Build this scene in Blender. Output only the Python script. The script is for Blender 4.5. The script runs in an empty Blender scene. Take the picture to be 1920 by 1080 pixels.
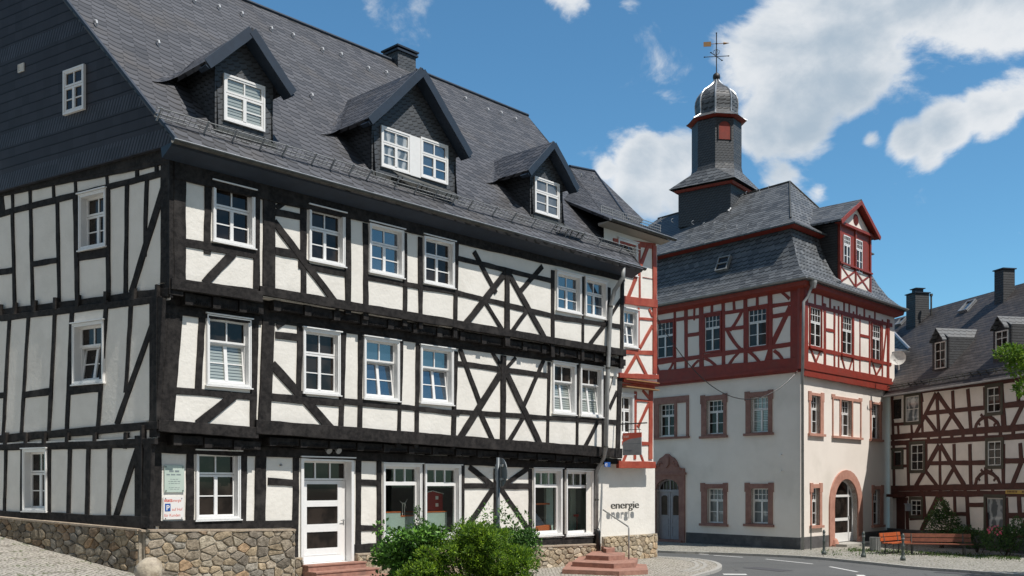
import bpy, math, random
import numpy as np
from mathutils import Vector, Matrix
random.seed(7)
R = math.radians
S = bpy.context.scene

# ---------------------------------------------------------------- camera
F, CX, HY, CH = 1850.0, 960.0, 908.0, 2.85      # focal length and horizon in photo pixels, eye height
cam = bpy.data.cameras.new('camera')
cam_o = bpy.data.objects.new('camera', cam); S.collection.objects.link(cam_o)
cam_o.location = (0, 0, CH); cam_o.rotation_euler = (R(90), 0, 0)
cam.sensor_width = 36; cam.lens = 36 * F / 1920
cam.shift_y = (HY - 540) / 1920
cam.clip_end = 5000
S.camera = cam_o
S.render.resolution_x, S.render.resolution_y = 1024, 576

# ---------------------------------------------------------------- light
SUN_AZ = (0.815, -0.58)      # horizontal direction towards the sun
SUN_EL = 60.0
S.view_settings.view_transform = 'Standard'
S.view_settings.look = 'None'
S.view_settings.exposure = 0.0
S.view_settings.gamma = 1.0
sun = bpy.data.lights.new('sun', 'SUN'); sun.energy = 5.0; sun.angle = R(0.5); sun.color = (1.0, 0.94, 0.865)
sun_o = bpy.data.objects.new('sun', sun); S.collection.objects.link(sun_o)
sd = Vector((SUN_AZ[0], SUN_AZ[1], 0)).normalized() * math.cos(R(SUN_EL)) + Vector((0, 0, math.sin(R(SUN_EL))))
sun_o.rotation_euler = sd.to_track_quat('Z', 'Y').to_euler()
sun_o.location = (20, -10, 40)

def pdir(x, y):
    return Vector(((x - CX) / F, 1.0, (HY - y) / F)).normalized()

w = bpy.data.worlds.new('World'); S.world = w; w.use_nodes = True
nt = w.node_tree; nt.nodes.clear()
def N(t, **k):
    n = nt.nodes.new(t)
    for a, b in k.items(): setattr(n, a, b)
    return n
sky = N('ShaderNodeTexSky'); sky.sky_type = 'NISHITA'; sky.sun_disc = False
sky.sun_elevation = R(SUN_EL); sky.sun_rotation = math.atan2(SUN_AZ[0], SUN_AZ[1])
sky.air_density = 1.0; sky.dust_density = 0.1; sky.ozone_density = 1.6; sky.altitude = 200
bg = N('ShaderNodeBackground'); bg.inputs['Strength'].default_value = 0.106
tint = N('ShaderNodeMix', data_type='RGBA', blend_type='MULTIPLY'); tint.inputs['Factor'].default_value = 1
nt.links.new(sky.outputs[0], tint.inputs['A']); tint.inputs['B'].default_value = (0.72, 1.19, 1.32, 1)
nt.links.new(tint.outputs['Result'], bg.inputs['Color'])
tc = N('ShaderNodeTexCoord')
CLOUDS = [(1470,70,120,1.1),(1590,40,150,1.15),(1740,-20,150,1.1),(1900,-10,110,1.0),(1500,170,105,1.05),(1600,140,90,.95),(1440,240,70,.85),(1500,260,75,.9),(1475,330,60,.75),
          (1530,370,38,.6),(1410,110,60,.8),(1680,110,70,.75),(1860,205,62,.95),(1780,235,55,.9),(1905,180,50,.85),(1700,262,42,.75),(1635,262,26,.6),(1745,290,36,.6),(1205,300,62,.95),(1265,300,62,.9),(1180,350,60,.7),
          (1140,320,34,.6),(1290,360,70,.7),(1220,370,60,.6),(1070,-5,52,.62),(1180,-8,30,.4),(690,-5,36,.38),(560,90,50,.15)]
acc = None
for (x, y, r, k) in CLOUDS:
    d = N('ShaderNodeVectorMath', operation='DISTANCE'); nt.links.new(tc.outputs['Generated'], d.inputs[0]); d.inputs[1].default_value = pdir(x, y)
    m = N('ShaderNodeMapRange', interpolation_type='SMOOTHSTEP')
    nt.links.new(d.outputs['Value'], m.inputs[0])
    rr = r / F * 1.0
    m.inputs[1].default_value = 0; m.inputs[2].default_value = rr * 1.45; m.inputs[3].default_value = k; m.inputs[4].default_value = 0
    if acc is None: acc = m
    else:
        a = N('ShaderNodeMath', operation='SMOOTH_MAX'); a.inputs[2].default_value = 0.12
        nt.links.new(acc.outputs[0], a.inputs[0]); nt.links.new(m.outputs[0], a.inputs[1]); acc = a
mp = N('ShaderNodeMapping'); mp.inputs['Scale'].default_value = (1, 1, 1.5); nt.links.new(tc.outputs['Generated'], mp.inputs[0])
n1 = N('ShaderNodeTexNoise'); n1.inputs['Scale'].default_value = 9; n1.inputs['Detail'].default_value = 10; n1.inputs['Roughness'].default_value = 0.62; n1.inputs['Distortion'].default_value = 0.35
n2 = N('ShaderNodeTexNoise'); n2.inputs['Scale'].default_value = 6.5; n2.inputs['Detail'].default_value = 7; n2.inputs['Roughness'].default_value = 0.55
nt.links.new(mp.outputs[0], n1.inputs['Vector']); nt.links.new(mp.outputs[0], n2.inputs['Vector'])
a1 = N('ShaderNodeMath', operation='MULTIPLY_ADD'); nt.links.new(n1.outputs[0], a1.inputs[0]); a1.inputs[1].default_value = 1.9; a1.inputs[2].default_value = -1.13
# unseen broken cloud added behind the viewer to make the ambient light neutral
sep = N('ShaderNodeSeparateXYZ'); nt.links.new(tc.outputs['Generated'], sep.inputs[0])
fill_cloud = N('ShaderNodeMapRange', interpolation_type='SMOOTHSTEP'); nt.links.new(sep.outputs[1], fill_cloud.inputs[0]); fill_cloud.inputs[1].default_value = -0.05; fill_cloud.inputs[2].default_value = -0.55; fill_cloud.inputs[3].default_value = 0; fill_cloud.inputs[4].default_value = 1.0
a0_ = N('ShaderNodeMath', operation='MAXIMUM'); nt.links.new(acc.outputs[0], a0_.inputs[0]); nt.links.new(fill_cloud.outputs[0], a0_.inputs[1])
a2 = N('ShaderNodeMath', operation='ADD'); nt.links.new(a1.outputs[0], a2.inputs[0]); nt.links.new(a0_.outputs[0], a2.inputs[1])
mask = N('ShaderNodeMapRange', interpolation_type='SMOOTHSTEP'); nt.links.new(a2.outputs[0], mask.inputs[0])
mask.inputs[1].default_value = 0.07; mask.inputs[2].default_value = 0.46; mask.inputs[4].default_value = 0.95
# thick cloud is greyer (seen from below), thin edges and tops are white
s1 = N('ShaderNodeMath', operation='MULTIPLY_ADD'); nt.links.new(n2.outputs[0], s1.inputs[0]); s1.inputs[1].default_value = 3.0; nt.links.new(a2.outputs[0], s1.inputs[2])
cr = N('ShaderNodeMapRange', interpolation_type='SMOOTHSTEP'); nt.links.new(s1.outputs[0], cr.inputs[0])
cr.inputs[1].default_value = 1.45; cr.inputs[2].default_value = 2.65
cm = N('ShaderNodeMix', data_type='RGBA'); nt.links.new(cr.outputs[0], cm.inputs['Factor'])
cm.inputs['A'].default_value = (0.84, 0.86, 0.88, 1); cm.inputs['B'].default_value = (0.43, 0.52, 0.61, 1)
bg2 = N('ShaderNodeBackground'); st_ = N('ShaderNodeMath', operation='MULTIPLY_ADD'); nt.links.new(fill_cloud.outputs[0], st_.inputs[0]); st_.inputs[1].default_value = -.56; st_.inputs[2].default_value = 1.0; nt.links.new(st_.outputs[0], bg2.inputs['Strength']); nt.links.new(cm.outputs['Result'], bg2.inputs['Color'])  # the added cloud behind the viewer is dimmed to lower the ambient light
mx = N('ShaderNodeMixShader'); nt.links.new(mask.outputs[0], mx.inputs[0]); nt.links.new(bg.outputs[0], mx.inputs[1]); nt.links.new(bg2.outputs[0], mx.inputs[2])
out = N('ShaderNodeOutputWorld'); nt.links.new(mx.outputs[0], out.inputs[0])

# ---------------------------------------------------------------- mesh helpers
Z = Vector((0, 0, 1))
class MB:
    def __init__(s): s.v = []; s.f = []; s.c = []; s.mi = []
    def face(s, pts, col=None, mi=0):
        i = len(s.v); s.v += [tuple(p) for p in pts]; s.f.append(tuple(range(i, i + len(pts)))); s.c.append(col); s.mi.append(mi)
    def hexa(s, p, col=None, mi=0):   # 8 points: 0-3 one ring, 4-7 the other
        i = len(s.v); s.v += [tuple(q) for q in p]
        for f in ((3,2,1,0),(4,5,6,7),(0,1,5,4),(1,2,6,5),(2,3,7,6),(3,0,4,7)):
            s.f.append(tuple(i + k for k in f)); s.c.append(col); s.mi.append(mi)
    def prism(s, ring, vec, col=None, mi=0):    # extrude a polygon
        n = len(ring); i = len(s.v); vec = Vector(vec)
        s.v += [tuple(Vector(p)) for p in ring] + [tuple(Vector(p) + vec) for p in ring]
        s.f.append(tuple(range(i, i + n))[::-1]); s.f.append(tuple(range(i + n, i + 2 * n)))
        for k in range(n): s.f.append((i + k, i + (k + 1) % n, i + n + (k + 1) % n, i + n + k))
        s.c += [col] * (n + 2); s.mi += [mi] * (n + 2)
    def box(s, c, sx, sy, sz, rz=0, col=None, mi=0):   # centre of base
        m = Matrix.Rotation(rz, 3, 'Z'); c = Vector(c)
        q = [c + m @ Vector((x * sx / 2, y * sy / 2, z * sz)) for z in (0, 1) for (x, y) in ((-1,-1),(1,-1),(1,1),(-1,1))]
        s.hexa(q, col, mi)
    def tube(s, pts, r, n=8, rr=None, col=None, mi=0):
        pts = [Vector(p) for p in pts]; rings = []
        prev = None
        for k, p in enumerate(pts):
            t = (pts[min(k + 1, len(pts) - 1)] - pts[max(k - 1, 0)]).normalized()
            x = t.cross(Z) if abs(t.z) < 0.95 else t.cross(Vector((0, 1, 0)))
            if prev is not None:
                x = prev - t * prev.dot(t)
            x.normalize(); prev = x; y = t.cross(x)
            q = rr[k] if rr else r
            rings.append([p + (x * math.cos(2*math.pi*j/n) + y * math.sin(2*math.pi*j/n)) * q for j in range(n)])
        i = len(s.v)
        for g in rings: s.v += [tuple(q) for q in g]
        for k in range(len(rings) - 1):
            for j in range(n):
                s.f.append((i + k*n + j, i + k*n + (j+1) % n, i + (k+1)*n + (j+1) % n, i + (k+1)*n + j)); s.c.append(col); s.mi.append(mi)
        s.f.append(tuple(i + j for j in range(n))[::-1]); s.f.append(tuple(i + (len(rings)-1)*n + j for j in range(n))); s.c += [col]*2; s.mi += [mi]*2
    def loft(s, rings, closed=True, cap=True, mi=0, col=None):
        i = len(s.v); n = len(rings[0])
        for g in rings: s.v += [tuple(q) for q in g]
        for k in range(len(rings) - 1):
            for j in range(n if closed else n - 1):
                s.f.append((i + k*n + j, i + k*n + (j+1) % n, i + (k+1)*n + (j+1) % n, i + (k+1)*n + j)); s.c.append(col); s.mi.append(mi)
        if cap and closed:
            s.f.append(tuple(i + j for j in range(n))[::-1]); s.f.append(tuple(i + (len(rings)-1)*n + j for j in range(n))); s.c += [col]*2; s.mi += [mi]*2
    def lathe(s, c, prof, n=16, mi=0, col=None):
        c = Vector(c)
        s.loft([[c + Vector((math.cos(2*math.pi*j/n)*r, math.sin(2*math.pi*j/n)*r, z)) for j in range(n)] for (r, z) in prof], mi=mi, col=col)
    def build(s, name, mats, parent=None, smooth=False, **tags):
        base = Vector((0, 0, 0)); p = parent
        while p is not None: base += p.location; p = p.parent
        me = bpy.data.meshes.new(name)
        vs = np.array(s.v, dtype=float) - np.array(base)
        me.from_pydata(vs.tolist(), [], s.f); me.update()
        if not isinstance(mats, (list, tuple)): mats = [mats]
        for m in mats: me.materials.append(m)
        # planar uv in metres, world space
        nf = len(me.polygons); nrm = np.zeros(nf*3); me.polygons.foreach_get('normal', nrm); nrm = nrm.reshape(-1, 3)
        t = np.cross(np.array([0, 0, 1.0]), nrm); L = np.linalg.norm(t, axis=1); bad = L < 1e-3
        t[bad] = [1, 0, 0]; L[bad] = 1; t /= L[:, None]; b = np.cross(nrm, t)
        nl = len(me.loops); lv = np.zeros(nl, dtype=int); me.loops.foreach_get('vertex_index', lv)
        tot = np.zeros(nf, dtype=int); me.polygons.foreach_get('loop_total', tot); fi = np.repeat(np.arange(nf), tot)
        P = np.array(s.v)[lv]
        uv = np.stack([(P * t[fi]).sum(1), (P * b[fi]).sum(1)], 1)
        ul = me.uv_layers.new(name='UVMap'); ul.data.foreach_set('uv', uv.ravel())
        if any(c is not None for c in s.c):
            at = me.color_attributes.new('Col', 'FLOAT_COLOR', 'CORNER')
            cc = np.array([(c if c is not None else (1, 1, 1)) for c in s.c], dtype=float)[fi]
            cc = np.concatenate([cc, np.ones((nl, 1))], 1); at.data.foreach_set('color', cc.ravel())
        if any(s.mi): me.polygons.foreach_set('material_index', s.mi)
        if smooth: me.polygons.foreach_set('use_smooth', [True] * nf)
        o = bpy.data.objects.new(name, me); S.collection.objects.link(o)
        if parent is not None: o.parent = parent
        for k, x in tags.items(): o[k] = x
        return o

def root(name, loc, label, cat, group=None):
    o = bpy.data.objects.new(name, None); S.collection.objects.link(o); o.location = loc; o.empty_display_size = .3
    o['label'] = label; o['category'] = cat
    if group: o['group'] = group
    return o

def tagd(label, cat, group=None):
    d = dict(label=label, category=cat)
    if group: d['group'] = group
    return d

class Fac:
    """A plane with origin P0, along-axis A, up-axis B, outward normal N."""
    def __init__(s, P0, A, B=Z):
        s.P = Vector(P0); s.A = Vector(A).normalized(); s.B = Vector(B).normalized(); s.N = s.A.cross(s.B)
    def h(s, x, y, off=0):
        d = Vector(((x - CX) / F, 1, (HY - y) / F)); o = Vector((0, 0, CH))
        t = (s.P + s.N * off - o).dot(s.N) / d.dot(s.N); q = o + d * t - s.P
        return q.dot(s.A), q.dot(s.B)
    def pt(s, a, b, off=0): return s.P + s.A * a + s.B * b + s.N * off
    def px(s, x, y, off=0): a, b = s.h(x, y, off); return s.pt(a, b, off)
    def q(s, xl, yl, xr, yr, ybl, ybr, off=0):
        a0, t0 = s.h(xl, yl, off); a1, t1 = s.h(xr, yr, off); b0 = s.h(xl, ybl, off)[1]; b1 = s.h(xr, ybr, off)[1]
        return a0, a1, (b0 + b1) / 2, (t0 + t1) / 2
    def box(s, mb, a0, a1, b0, b1, o0, o1, k=0, br=None, mi=0, col=None):
        br = b0 if br is None else br
        P = [s.pt(a, b, o + k * (b - br)) for o in (o0, o1) for (a, b) in ((a0,b0),(a1,b0),(a1,b1),(a0,b1))]
        mb.hexa(P, col, mi)
    def ring(s, mb, a0, a1, b0, b1, w, o0, o1, k=0, br=None, wb=None, mi=0):
        br = b0 if br is None else br; wb = wb or w
        s.box(mb, a0, a0 + w, b0, b1, o0, o1, k, br, mi); s.box(mb, a1 - w, a1, b0, b1, o0, o1, k, br, mi)
        s.box(mb, a0 + w, a1 - w, b1 - w, b1, o0, o1, k, br, mi); s.box(mb, a0 + w, a1 - w, b0, b0 + wb, o0, o1, k, br, mi)
    def poly(s, mb, ab, o0, o1, mi=0, col=None):
        mb.prism([s.pt(a, b, o0) for a, b in ab], s.N * (o1 - o0), col, mi)
    def beam(s, mb, x1, y1, x2, y2, wd, th=.03, bow=0, ext=.02, col=None):
        a1, b1 = s.h(x1, y1); a2, b2 = s.h(x2, y2)
        s.bar(mb, a1, b1, a2, b2, wd, th, bow, ext, col)
    def bar(s, mb, a1, b1, a2, b2, wd, th=.03, bow=0, ext=.02, col=None, o0=-.05):
        L = math.hypot(a2 - a1, b2 - b1)
        if L < 1e-4: return
        da, db = (a2 - a1) / L, (b2 - b1) / L; na, nb = -db, da
        n = max(2, int(L / .35) + 1); th = th + random.uniform(-.008, .008)
        rings = []; jl = 0; jr = 0
        for i in range(n + 1):
            t = i / n; l = -ext + t * (L + 2 * ext)
            jl = jl * .5 + random.uniform(-.011, .011); jr = jr * .5 + random.uniform(-.011, .011)
            bw = bow * math.sin(math.pi * t)
            p = (a1 + da * l + na * bw, b1 + db * l + nb * bw)
            wl = wd / 2 + jl; wr = wd / 2 + jr; c = .007
            rings.append([s.pt(p[0] - na*wr, p[1] - nb*wr, o0), s.pt(p[0] - na*wr, p[1] - nb*wr, th - c), s.pt(p[0] - na*(wr-c), p[1] - nb*(wr-c), th),
                          s.pt(p[0] + na*(wl-c), p[1] + nb*(wl-c), th), s.pt(p[0] + na*wl, p[1] + nb*wl, th - c), s.pt(p[0] + na*wl, p[1] + nb*wl, o0)])
        mb.loft(rings, col=col)
    def wall(s, mb, a0, a1, b0, b1, holes=(), depth=.22, off=0):
        xs = sorted({a0, a1, *[min(max(h[i], a0), a1) for h in holes for i in (0, 1)]})
        ys = sorted({b0, b1, *[min(max(h[i], b0), b1) for h in holes for i in (2, 3)]})
        for i in range(len(xs) - 1):
            for j in range(len(ys) - 1):
                mx_, my_ = (xs[i] + xs[i+1]) / 2, (ys[j] + ys[j+1]) / 2
                if any(h[0] < mx_ < h[1] and h[2] < my_ < h[3] for h in holes): continue
                mb.face([s.pt(xs[i], ys[j], off), s.pt(xs[i+1], ys[j], off), s.pt(xs[i+1], ys[j+1], off), s.pt(xs[i], ys[j+1], off)])
        for h in holes:
            c = [(h[0], h[2]), (h[1], h[2]), (h[1], h[3]), (h[0], h[3])]
            for k in range(4):
                p, q = c[k], c[(k + 1) % 4]
                mb.face([s.pt(*q, off), s.pt(*p, off), s.pt(*p, off - depth), s.pt(*q, off - depth)])

def offset_line_corner(P1, N1, d1, P2, N2, d2):
    """plan corner of two vertical planes moved outward by d1 and d2"""
    c1 = P1.x * N1.x + P1.y * N1.y + d1; c2 = P2.x * N2.x + P2.y * N2.y + d2
    D = N1.x * N2.y - N1.y * N2.x
    return Vector(((c1 * N2.y - N1.y * c2) / D, (N1.x * c2 - c1 * N2.x) / D, 0))

def offset_poly(P, ds):
    n = len(P); Ns = []
    for i in range(n):
        e = (P[(i+1) % n] - P[i]); Ns.append(Vector((e.y, -e.x, 0)).normalized())
    if not isinstance(ds, (list, tuple)): ds = [ds] * n
    return [offset_line_corner(P[i], Ns[i-1], ds[i-1], P[i], Ns[i], ds[i]) for i in range(n)]

# ---------------------------------------------------------------- materials
def new_mat(name):
    m = bpy.data.materials.new(name); m.use_nodes = True; m.node_tree.nodes.clear(); return m
class NT:
    def __init__(s, m): s.t = m.node_tree
    def n(s, t, ins=None, **k):
        n = s.t.nodes.new(t)
        for a, b in k.items(): setattr(n, a, b)
        for a, b in (ins or {}).items():
            if isinstance(b, bpy.types.NodeSocket): s.t.links.new(b, n.inputs[a])
            else: n.inputs[a].default_value = b
        return n
    def m(s, op, a, b=0.0, c=0.0, clamp=False):
        n = s.n('ShaderNodeMath', {0: a, 1: b, 2: c}, operation=op); n.use_clamp = clamp; return n.outputs[0]
    def mix(s, f, a, b, bt='MIX'):
        n = s.n('ShaderNodeMix', {'Factor': f, 'A': a, 'B': b}, data_type='RGBA', blend_type=bt); return n.outputs['Result']
    def noise(s, scale, detail=4, rough=.55, vec=None, dist=0):
        i = {'Scale': scale, 'Detail': detail, 'Roughness': rough, 'Distortion': dist}
        if vec is not None: i['Vector'] = vec
        return s.n('ShaderNodeTexNoise', i).outputs[0]
    def ramp(s, f, a, b, lo=0.0, hi=1.0):
        n = s.n('ShaderNodeMapRange', {0: f, 1: a, 2: b, 3: lo, 4: hi}); n.interpolation_type = 'SMOOTHSTEP'; return n.outputs[0]
def c4(c): return (c[0], c[1], c[2], 1)
def finish(k, col, rough=.7, bump=None, bd=.01, bs=1.0, metal=0, spec=.5, coat=0, sheen=0):
    b = k.n('ShaderNodeBsdfPrincipled', {'Base Color': col, 'Roughness': rough, 'Metallic': metal, 'Specular IOR Level': spec, 'Coat Weight': coat, 'Coat Roughness': .03})
    if bump is not None:
        bp = k.n('ShaderNodeBump', {'Height': bump, 'Distance': bd, 'Strength': bs}); k.t.links.new(bp.outputs[0], b.inputs['Normal'])
    o = k.n('ShaderNodeOutputMaterial', {0: b.outputs[0]}); return b
def simple(name, c1, c2=None, rough=.7, scale=6, bscale=None, bd=.004, metal=0, spec=.5, vcol=False, coat=0, big=None, bigc=None):
    m = new_mat(name); k = NT(m); geo = k.n('ShaderNodeNewGeometry').outputs['Position']
    c2 = c2 or c1
    n = k.noise(scale, 5, .6, geo); col = k.mix(k.ramp(n, .35, .65), c4(c1), c4(c2))
    if big:
        n3 = k.noise(big, 4, .6, geo); col = k.mix(k.ramp(n3, .48, .72), col, c4(bigc))
    if vcol:
        vc = k.n('ShaderNodeVertexColor', layer_name='Col').outputs[0]; col = k.mix(1.0, vc, col, 'MULTIPLY')
    bump = k.noise(bscale, 4, .6, geo) if bscale else None
    finish(k, col, rough, bump, bd, 1, metal, spec, coat); return m

M = {}
M['plaster'] = simple('lime_plaster', (.80,.775,.72), (.755,.73,.675), .9, 1.6, 9, .012, big=.8, bigc=(.72,.695,.64))
M['plaster2'] = simple('town_hall_plaster', (.83,.77,.705), (.79,.73,.665), .92, .8, 20, .004, big=.35, bigc=(.70,.65,.585))
M['plaster3'] = simple('cream_infill', (.80,.74,.67), (.72,.665,.60), .92, 1.4, 12, .006)
M['timber'] = simple('black_timber', (.009,.008,.008), (.026,.023,.022), .8, 9, 30, .009, spec=.25, big=2.2, bigc=(.040,.036,.034))
M['redwood'] = simple('red_timber', (.26,.031,.016), (.205,.024,.013), .6, 4, 26, .004, big=1.2, bigc=(.21,.036,.022))
M['redannex'] = simple('faded_red_timber', (.36,.065,.035), (.28,.045,.025), .65, 4, 26, .004, big=1.2, bigc=(.40,.10,.06))
M['brownwood'] = simple('brown_timber', (.085,.025,.017), (.06,.018,.013), .7, 4, 26, .004)
M['olive'] = simple('olive_window_board', (.07,.065,.045), (.055,.05,.035), .7, 4)
M['white'] = simple('white_paint', (.80,.80,.79), (.77,.77,.76), .38, 9)
M['bluegrey'] = simple('blue_grey_reveal', (.42,.47,.58), (.38,.43,.54), .5, 9)
M['greywhite'] = simple('grey_white_paint', (.70,.69,.65), (.63,.62,.58), .5, 9)
M['zinc'] = simple('zinc', (.30,.31,.31), (.24,.25,.25), .45, 5)
M['zincd'] = simple('weathered_zinc', (.11,.11,.10), (.07,.07,.065), .55, 5, metal=.5)
M['lead'] = simple('bright_lead', (.42,.44,.46), (.33,.35,.37), .4, 7, metal=.4)
M['soffit'] = simple('dark_fascia_board', (.015,.029,.052), (.012,.023,.042), .6, 4)
M['sandstone'] = simple('red_sandstone', (.38,.205,.155), (.30,.155,.115), .85, 7, 40, .006, big=2.5, bigc=(.24,.135,.105))
M['sand_sunlit'] = simple('sunlit_tone_sandstone', (.50,.265,.20), (.43,.215,.16), .85, 5, 40, .004, big=1.2, bigc=(.36,.175,.13))  # lighter copy of the surround stone: sunlight of this side put into the colour
M['sand_shaded'] = simple('shaded_tone_sandstone', (.30,.165,.135), (.25,.13,.105), .85, 5, 40, .004, big=1.2, bigc=(.21,.10,.08))  # darker copy of the surround stone: shade of this side put into the colour
M['capstone'] = simple('cap_stone', (.40,.33,.25), (.30,.24,.18), .9, 9, 40, .008)
M['greybase'] = simple('grey_base_coat', (.10,.098,.10), (.075,.073,.075), .9, 2, 20, .005, big=1.3, bigc=(.17,.165,.165))
M['stones'] = simple('rubble_stone', (1,.97,.93), (.55,.52,.48), .9, 9, 22, .03, vcol=True)
M['mortar'] = simple('lime_mortar', (.44,.39,.32), (.30,.27,.22), .95, 10, 60, .01)
M['grit'] = simple('iron', (.03,.03,.032), (.05,.048,.045), .5, 5, metal=.4)
M['sandst_cap'] = M['sand_sunlit']
M['black'] = simple('black_paint', (.012,.012,.013), None, .4)
M['glass'] = None
def glass_opaque(name, c1, c2, spec=.5, mode=None, ior=1.5):
    m = new_mat(name); k = NT(m); geo = k.n('ShaderNodeNewGeometry').outputs['Position']
    n = k.noise(1.7, 3, .5, geo); col = k.mix(k.ramp(n, .4, .6), c4(c1), c4(c2))
    sp = k.n('ShaderNodeSeparateXYZ', {0: geo})
    if mode == 'blind':
        f = k.m('FRACT', k.m('MULTIPLY', sp.outputs[2], 13.0)); col = k.mix(k.ramp(f, .15, .4), c4((.05,.06,.055)), c4((.34,.38,.36)))
    if mode == 'curtain':
        hh = k.n('ShaderNodeVectorMath', {0: geo, 3: 9.0}, operation='SCALE'); sx = k.m('ADD', k.m('MULTIPLY', sp.outputs[0], 17), k.m('MULTIPLY', sp.outputs[1], 17))
        f = k.m('SINE', k.m('ADD', sx, k.m('MULTIPLY', k.noise(2.2, 2, .5, geo), 9.0))); col = k.mix(k.ramp(f, -.3, .9), c4((.10,.12,.13)), c4((.40,.42,.42)))
    b = finish(k, col, .06 if mode is None else .25, None, spec=spec, coat=1.0 if mode else 0)
    b.inputs['IOR'].default_value = ior
    return m
M['pane'] = glass_opaque('dark_window_glass', (.012,.010,.009), (.032,.025,.021), .28)
M['pane_sky'] = glass_opaque('reflecting_glass_painted_sky', (.016,.035,.06), (.03,.05,.075), .8, ior=1.9)  # strong reflection, with the blue of mirrored sky also put into the base colour
M['pane_blind'] = glass_opaque('window_glass_over_blind', (0,0,0), (0,0,0), .5, 'blind')
M['pane_curtain'] = glass_opaque('window_glass_over_curtain', (0,0,0), (0,0,0), .5, 'curtain')
M['pane_grey'] = glass_opaque('window_glass_over_net', (.10,.115,.13), (.15,.165,.18), .6)
def glass_clear(name):
    m = new_mat(name); k = NT(m)
    fr0 = k.n('ShaderNodeFresnel', {'IOR': 1.5}); bf = k.n('ShaderNodeNewGeometry').outputs['Backfacing']; fr = k.n('ShaderNodeMath', {0: fr0.outputs[0], 1: k.m('SUBTRACT', 1.0, bf)}, operation='MULTIPLY'); tr = k.n('ShaderNodeBsdfTransparent', {0: (.86,.9,.88,1)}); gl = k.n('ShaderNodeBsdfGlossy', {'Roughness': .02})
    mxs = k.n('ShaderNodeMixShader', {0: fr.outputs[0], 1: tr.outputs[0], 2: gl.outputs[0]}); k.n('ShaderNodeOutputMaterial', {0: mxs.outputs[0]}); return m
M['clear'] = glass_clear('clear_shop_glass')

def slate(name, base, row=.11, colw=.17, rot=8.0, scallop=.5, wob=.35, tint=(.10,.085,.07), var=.55, rough=.55, diag=.45, lined=.30):
    m = new_mat(name); k = NT(m); uv = k.n('ShaderNodeUVMap').outputs[0]
    mp = k.n('ShaderNodeMapping', {'Vector': uv, 'Rotation': (0, 0, R(rot))}); s = k.n('ShaderNodeSeparateXYZ', {0: mp.outputs[0]}); u, v = s.outputs[0], s.outputs[1]
    wn = k.noise(1.1, 3, .5, mp.outputs[0]); wv = k.m('MULTIPLY', k.m('SUBTRACT', wn, .5), wob * 2)
    U = k.m('DIVIDE', k.m('ADD', u, k.m('MULTIPLY', v, diag)), colw)
    U = k.m('ADD', U, k.m('MULTIPLY', wv, .6))
    p = k.m('FRACT', U); pc = k.m('FLOOR', U)
    V = k.m('ADD', k.m('DIVIDE', v, row), wv)
    V = k.m('SUBTRACT', V, k.m('MULTIPLY', k.m('POWER', p, 2.0), scallop))
    f = k.m('FRACT', V); r = k.m('FLOOR', V)
    cb = k.n('ShaderNodeCombineXYZ', {0: pc, 1: r, 2: 0.0}); rnd = k.n('ShaderNodeTexWhiteNoise', {'Vector': cb.outputs[0]}).outputs['Value']
    val = k.m('ADD', 1 - var / 2, k.m('MULTIPLY', rnd, var))
    col = k.mix(1.0, c4(base), k.n('ShaderNodeCombineColor', {0: val, 1: val, 2: val}).outputs[0], 'MULTIPLY')
    big = k.noise(.5, 4, .6, uv); col = k.mix(k.ramp(big, .5, .75, 0, .55), col, c4(tint))
    line = k.m('MINIMUM', k.ramp(f, 0.10, .36, lined, 1), k.ramp(p, 0.0, .06, .7, 1))
    col = k.mix(1.0, col, k.n('ShaderNodeCombineColor', {0: line, 1: line, 2: line}).outputs[0], 'MULTIPLY')
    h = k.m('ADD', k.m('SUBTRACT', 1.0, f), k.m('MULTIPLY', rnd, .35)); h = k.m('MULTIPLY', h, k.ramp(f, 0, .08, 0, 1))
    h = k.m('ADD', h, k.m('MULTIPLY', k.noise(35, 3, .6, uv), .25))
    finish(k, col, k.m('ADD', rough, k.m('MULTIPLY', rnd, .15)), h, .016, 1.0, spec=.5); return m
M['slate'] = slate('roof_slate', (.058,.061,.071), .25, .36, 9.0, .6, .28, (.082,.072,.063), .75, lined=.03)
M['slate_wall'] = slate('slate_cladding', (.050,.058,.068), .13, .2, 0, .45, .1, (.06,.065,.07), .4)
M['slate_hall'] = slate('town_hall_slate', (.096,.105,.115), .24, .32, 0, .3, .15, (.12,.12,.11), .7, lined=.12)
M['slate_brown'] = slate('far_house_slate', (.080,.072,.070), .22, .35, 0, .15, .3, (.11,.095,.085), .5)
M['slate_dark'] = slate('chimney_slate', (.035,.038,.043), .12, .16, 0, .15, .1, (.04,.04,.04), .4)

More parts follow.
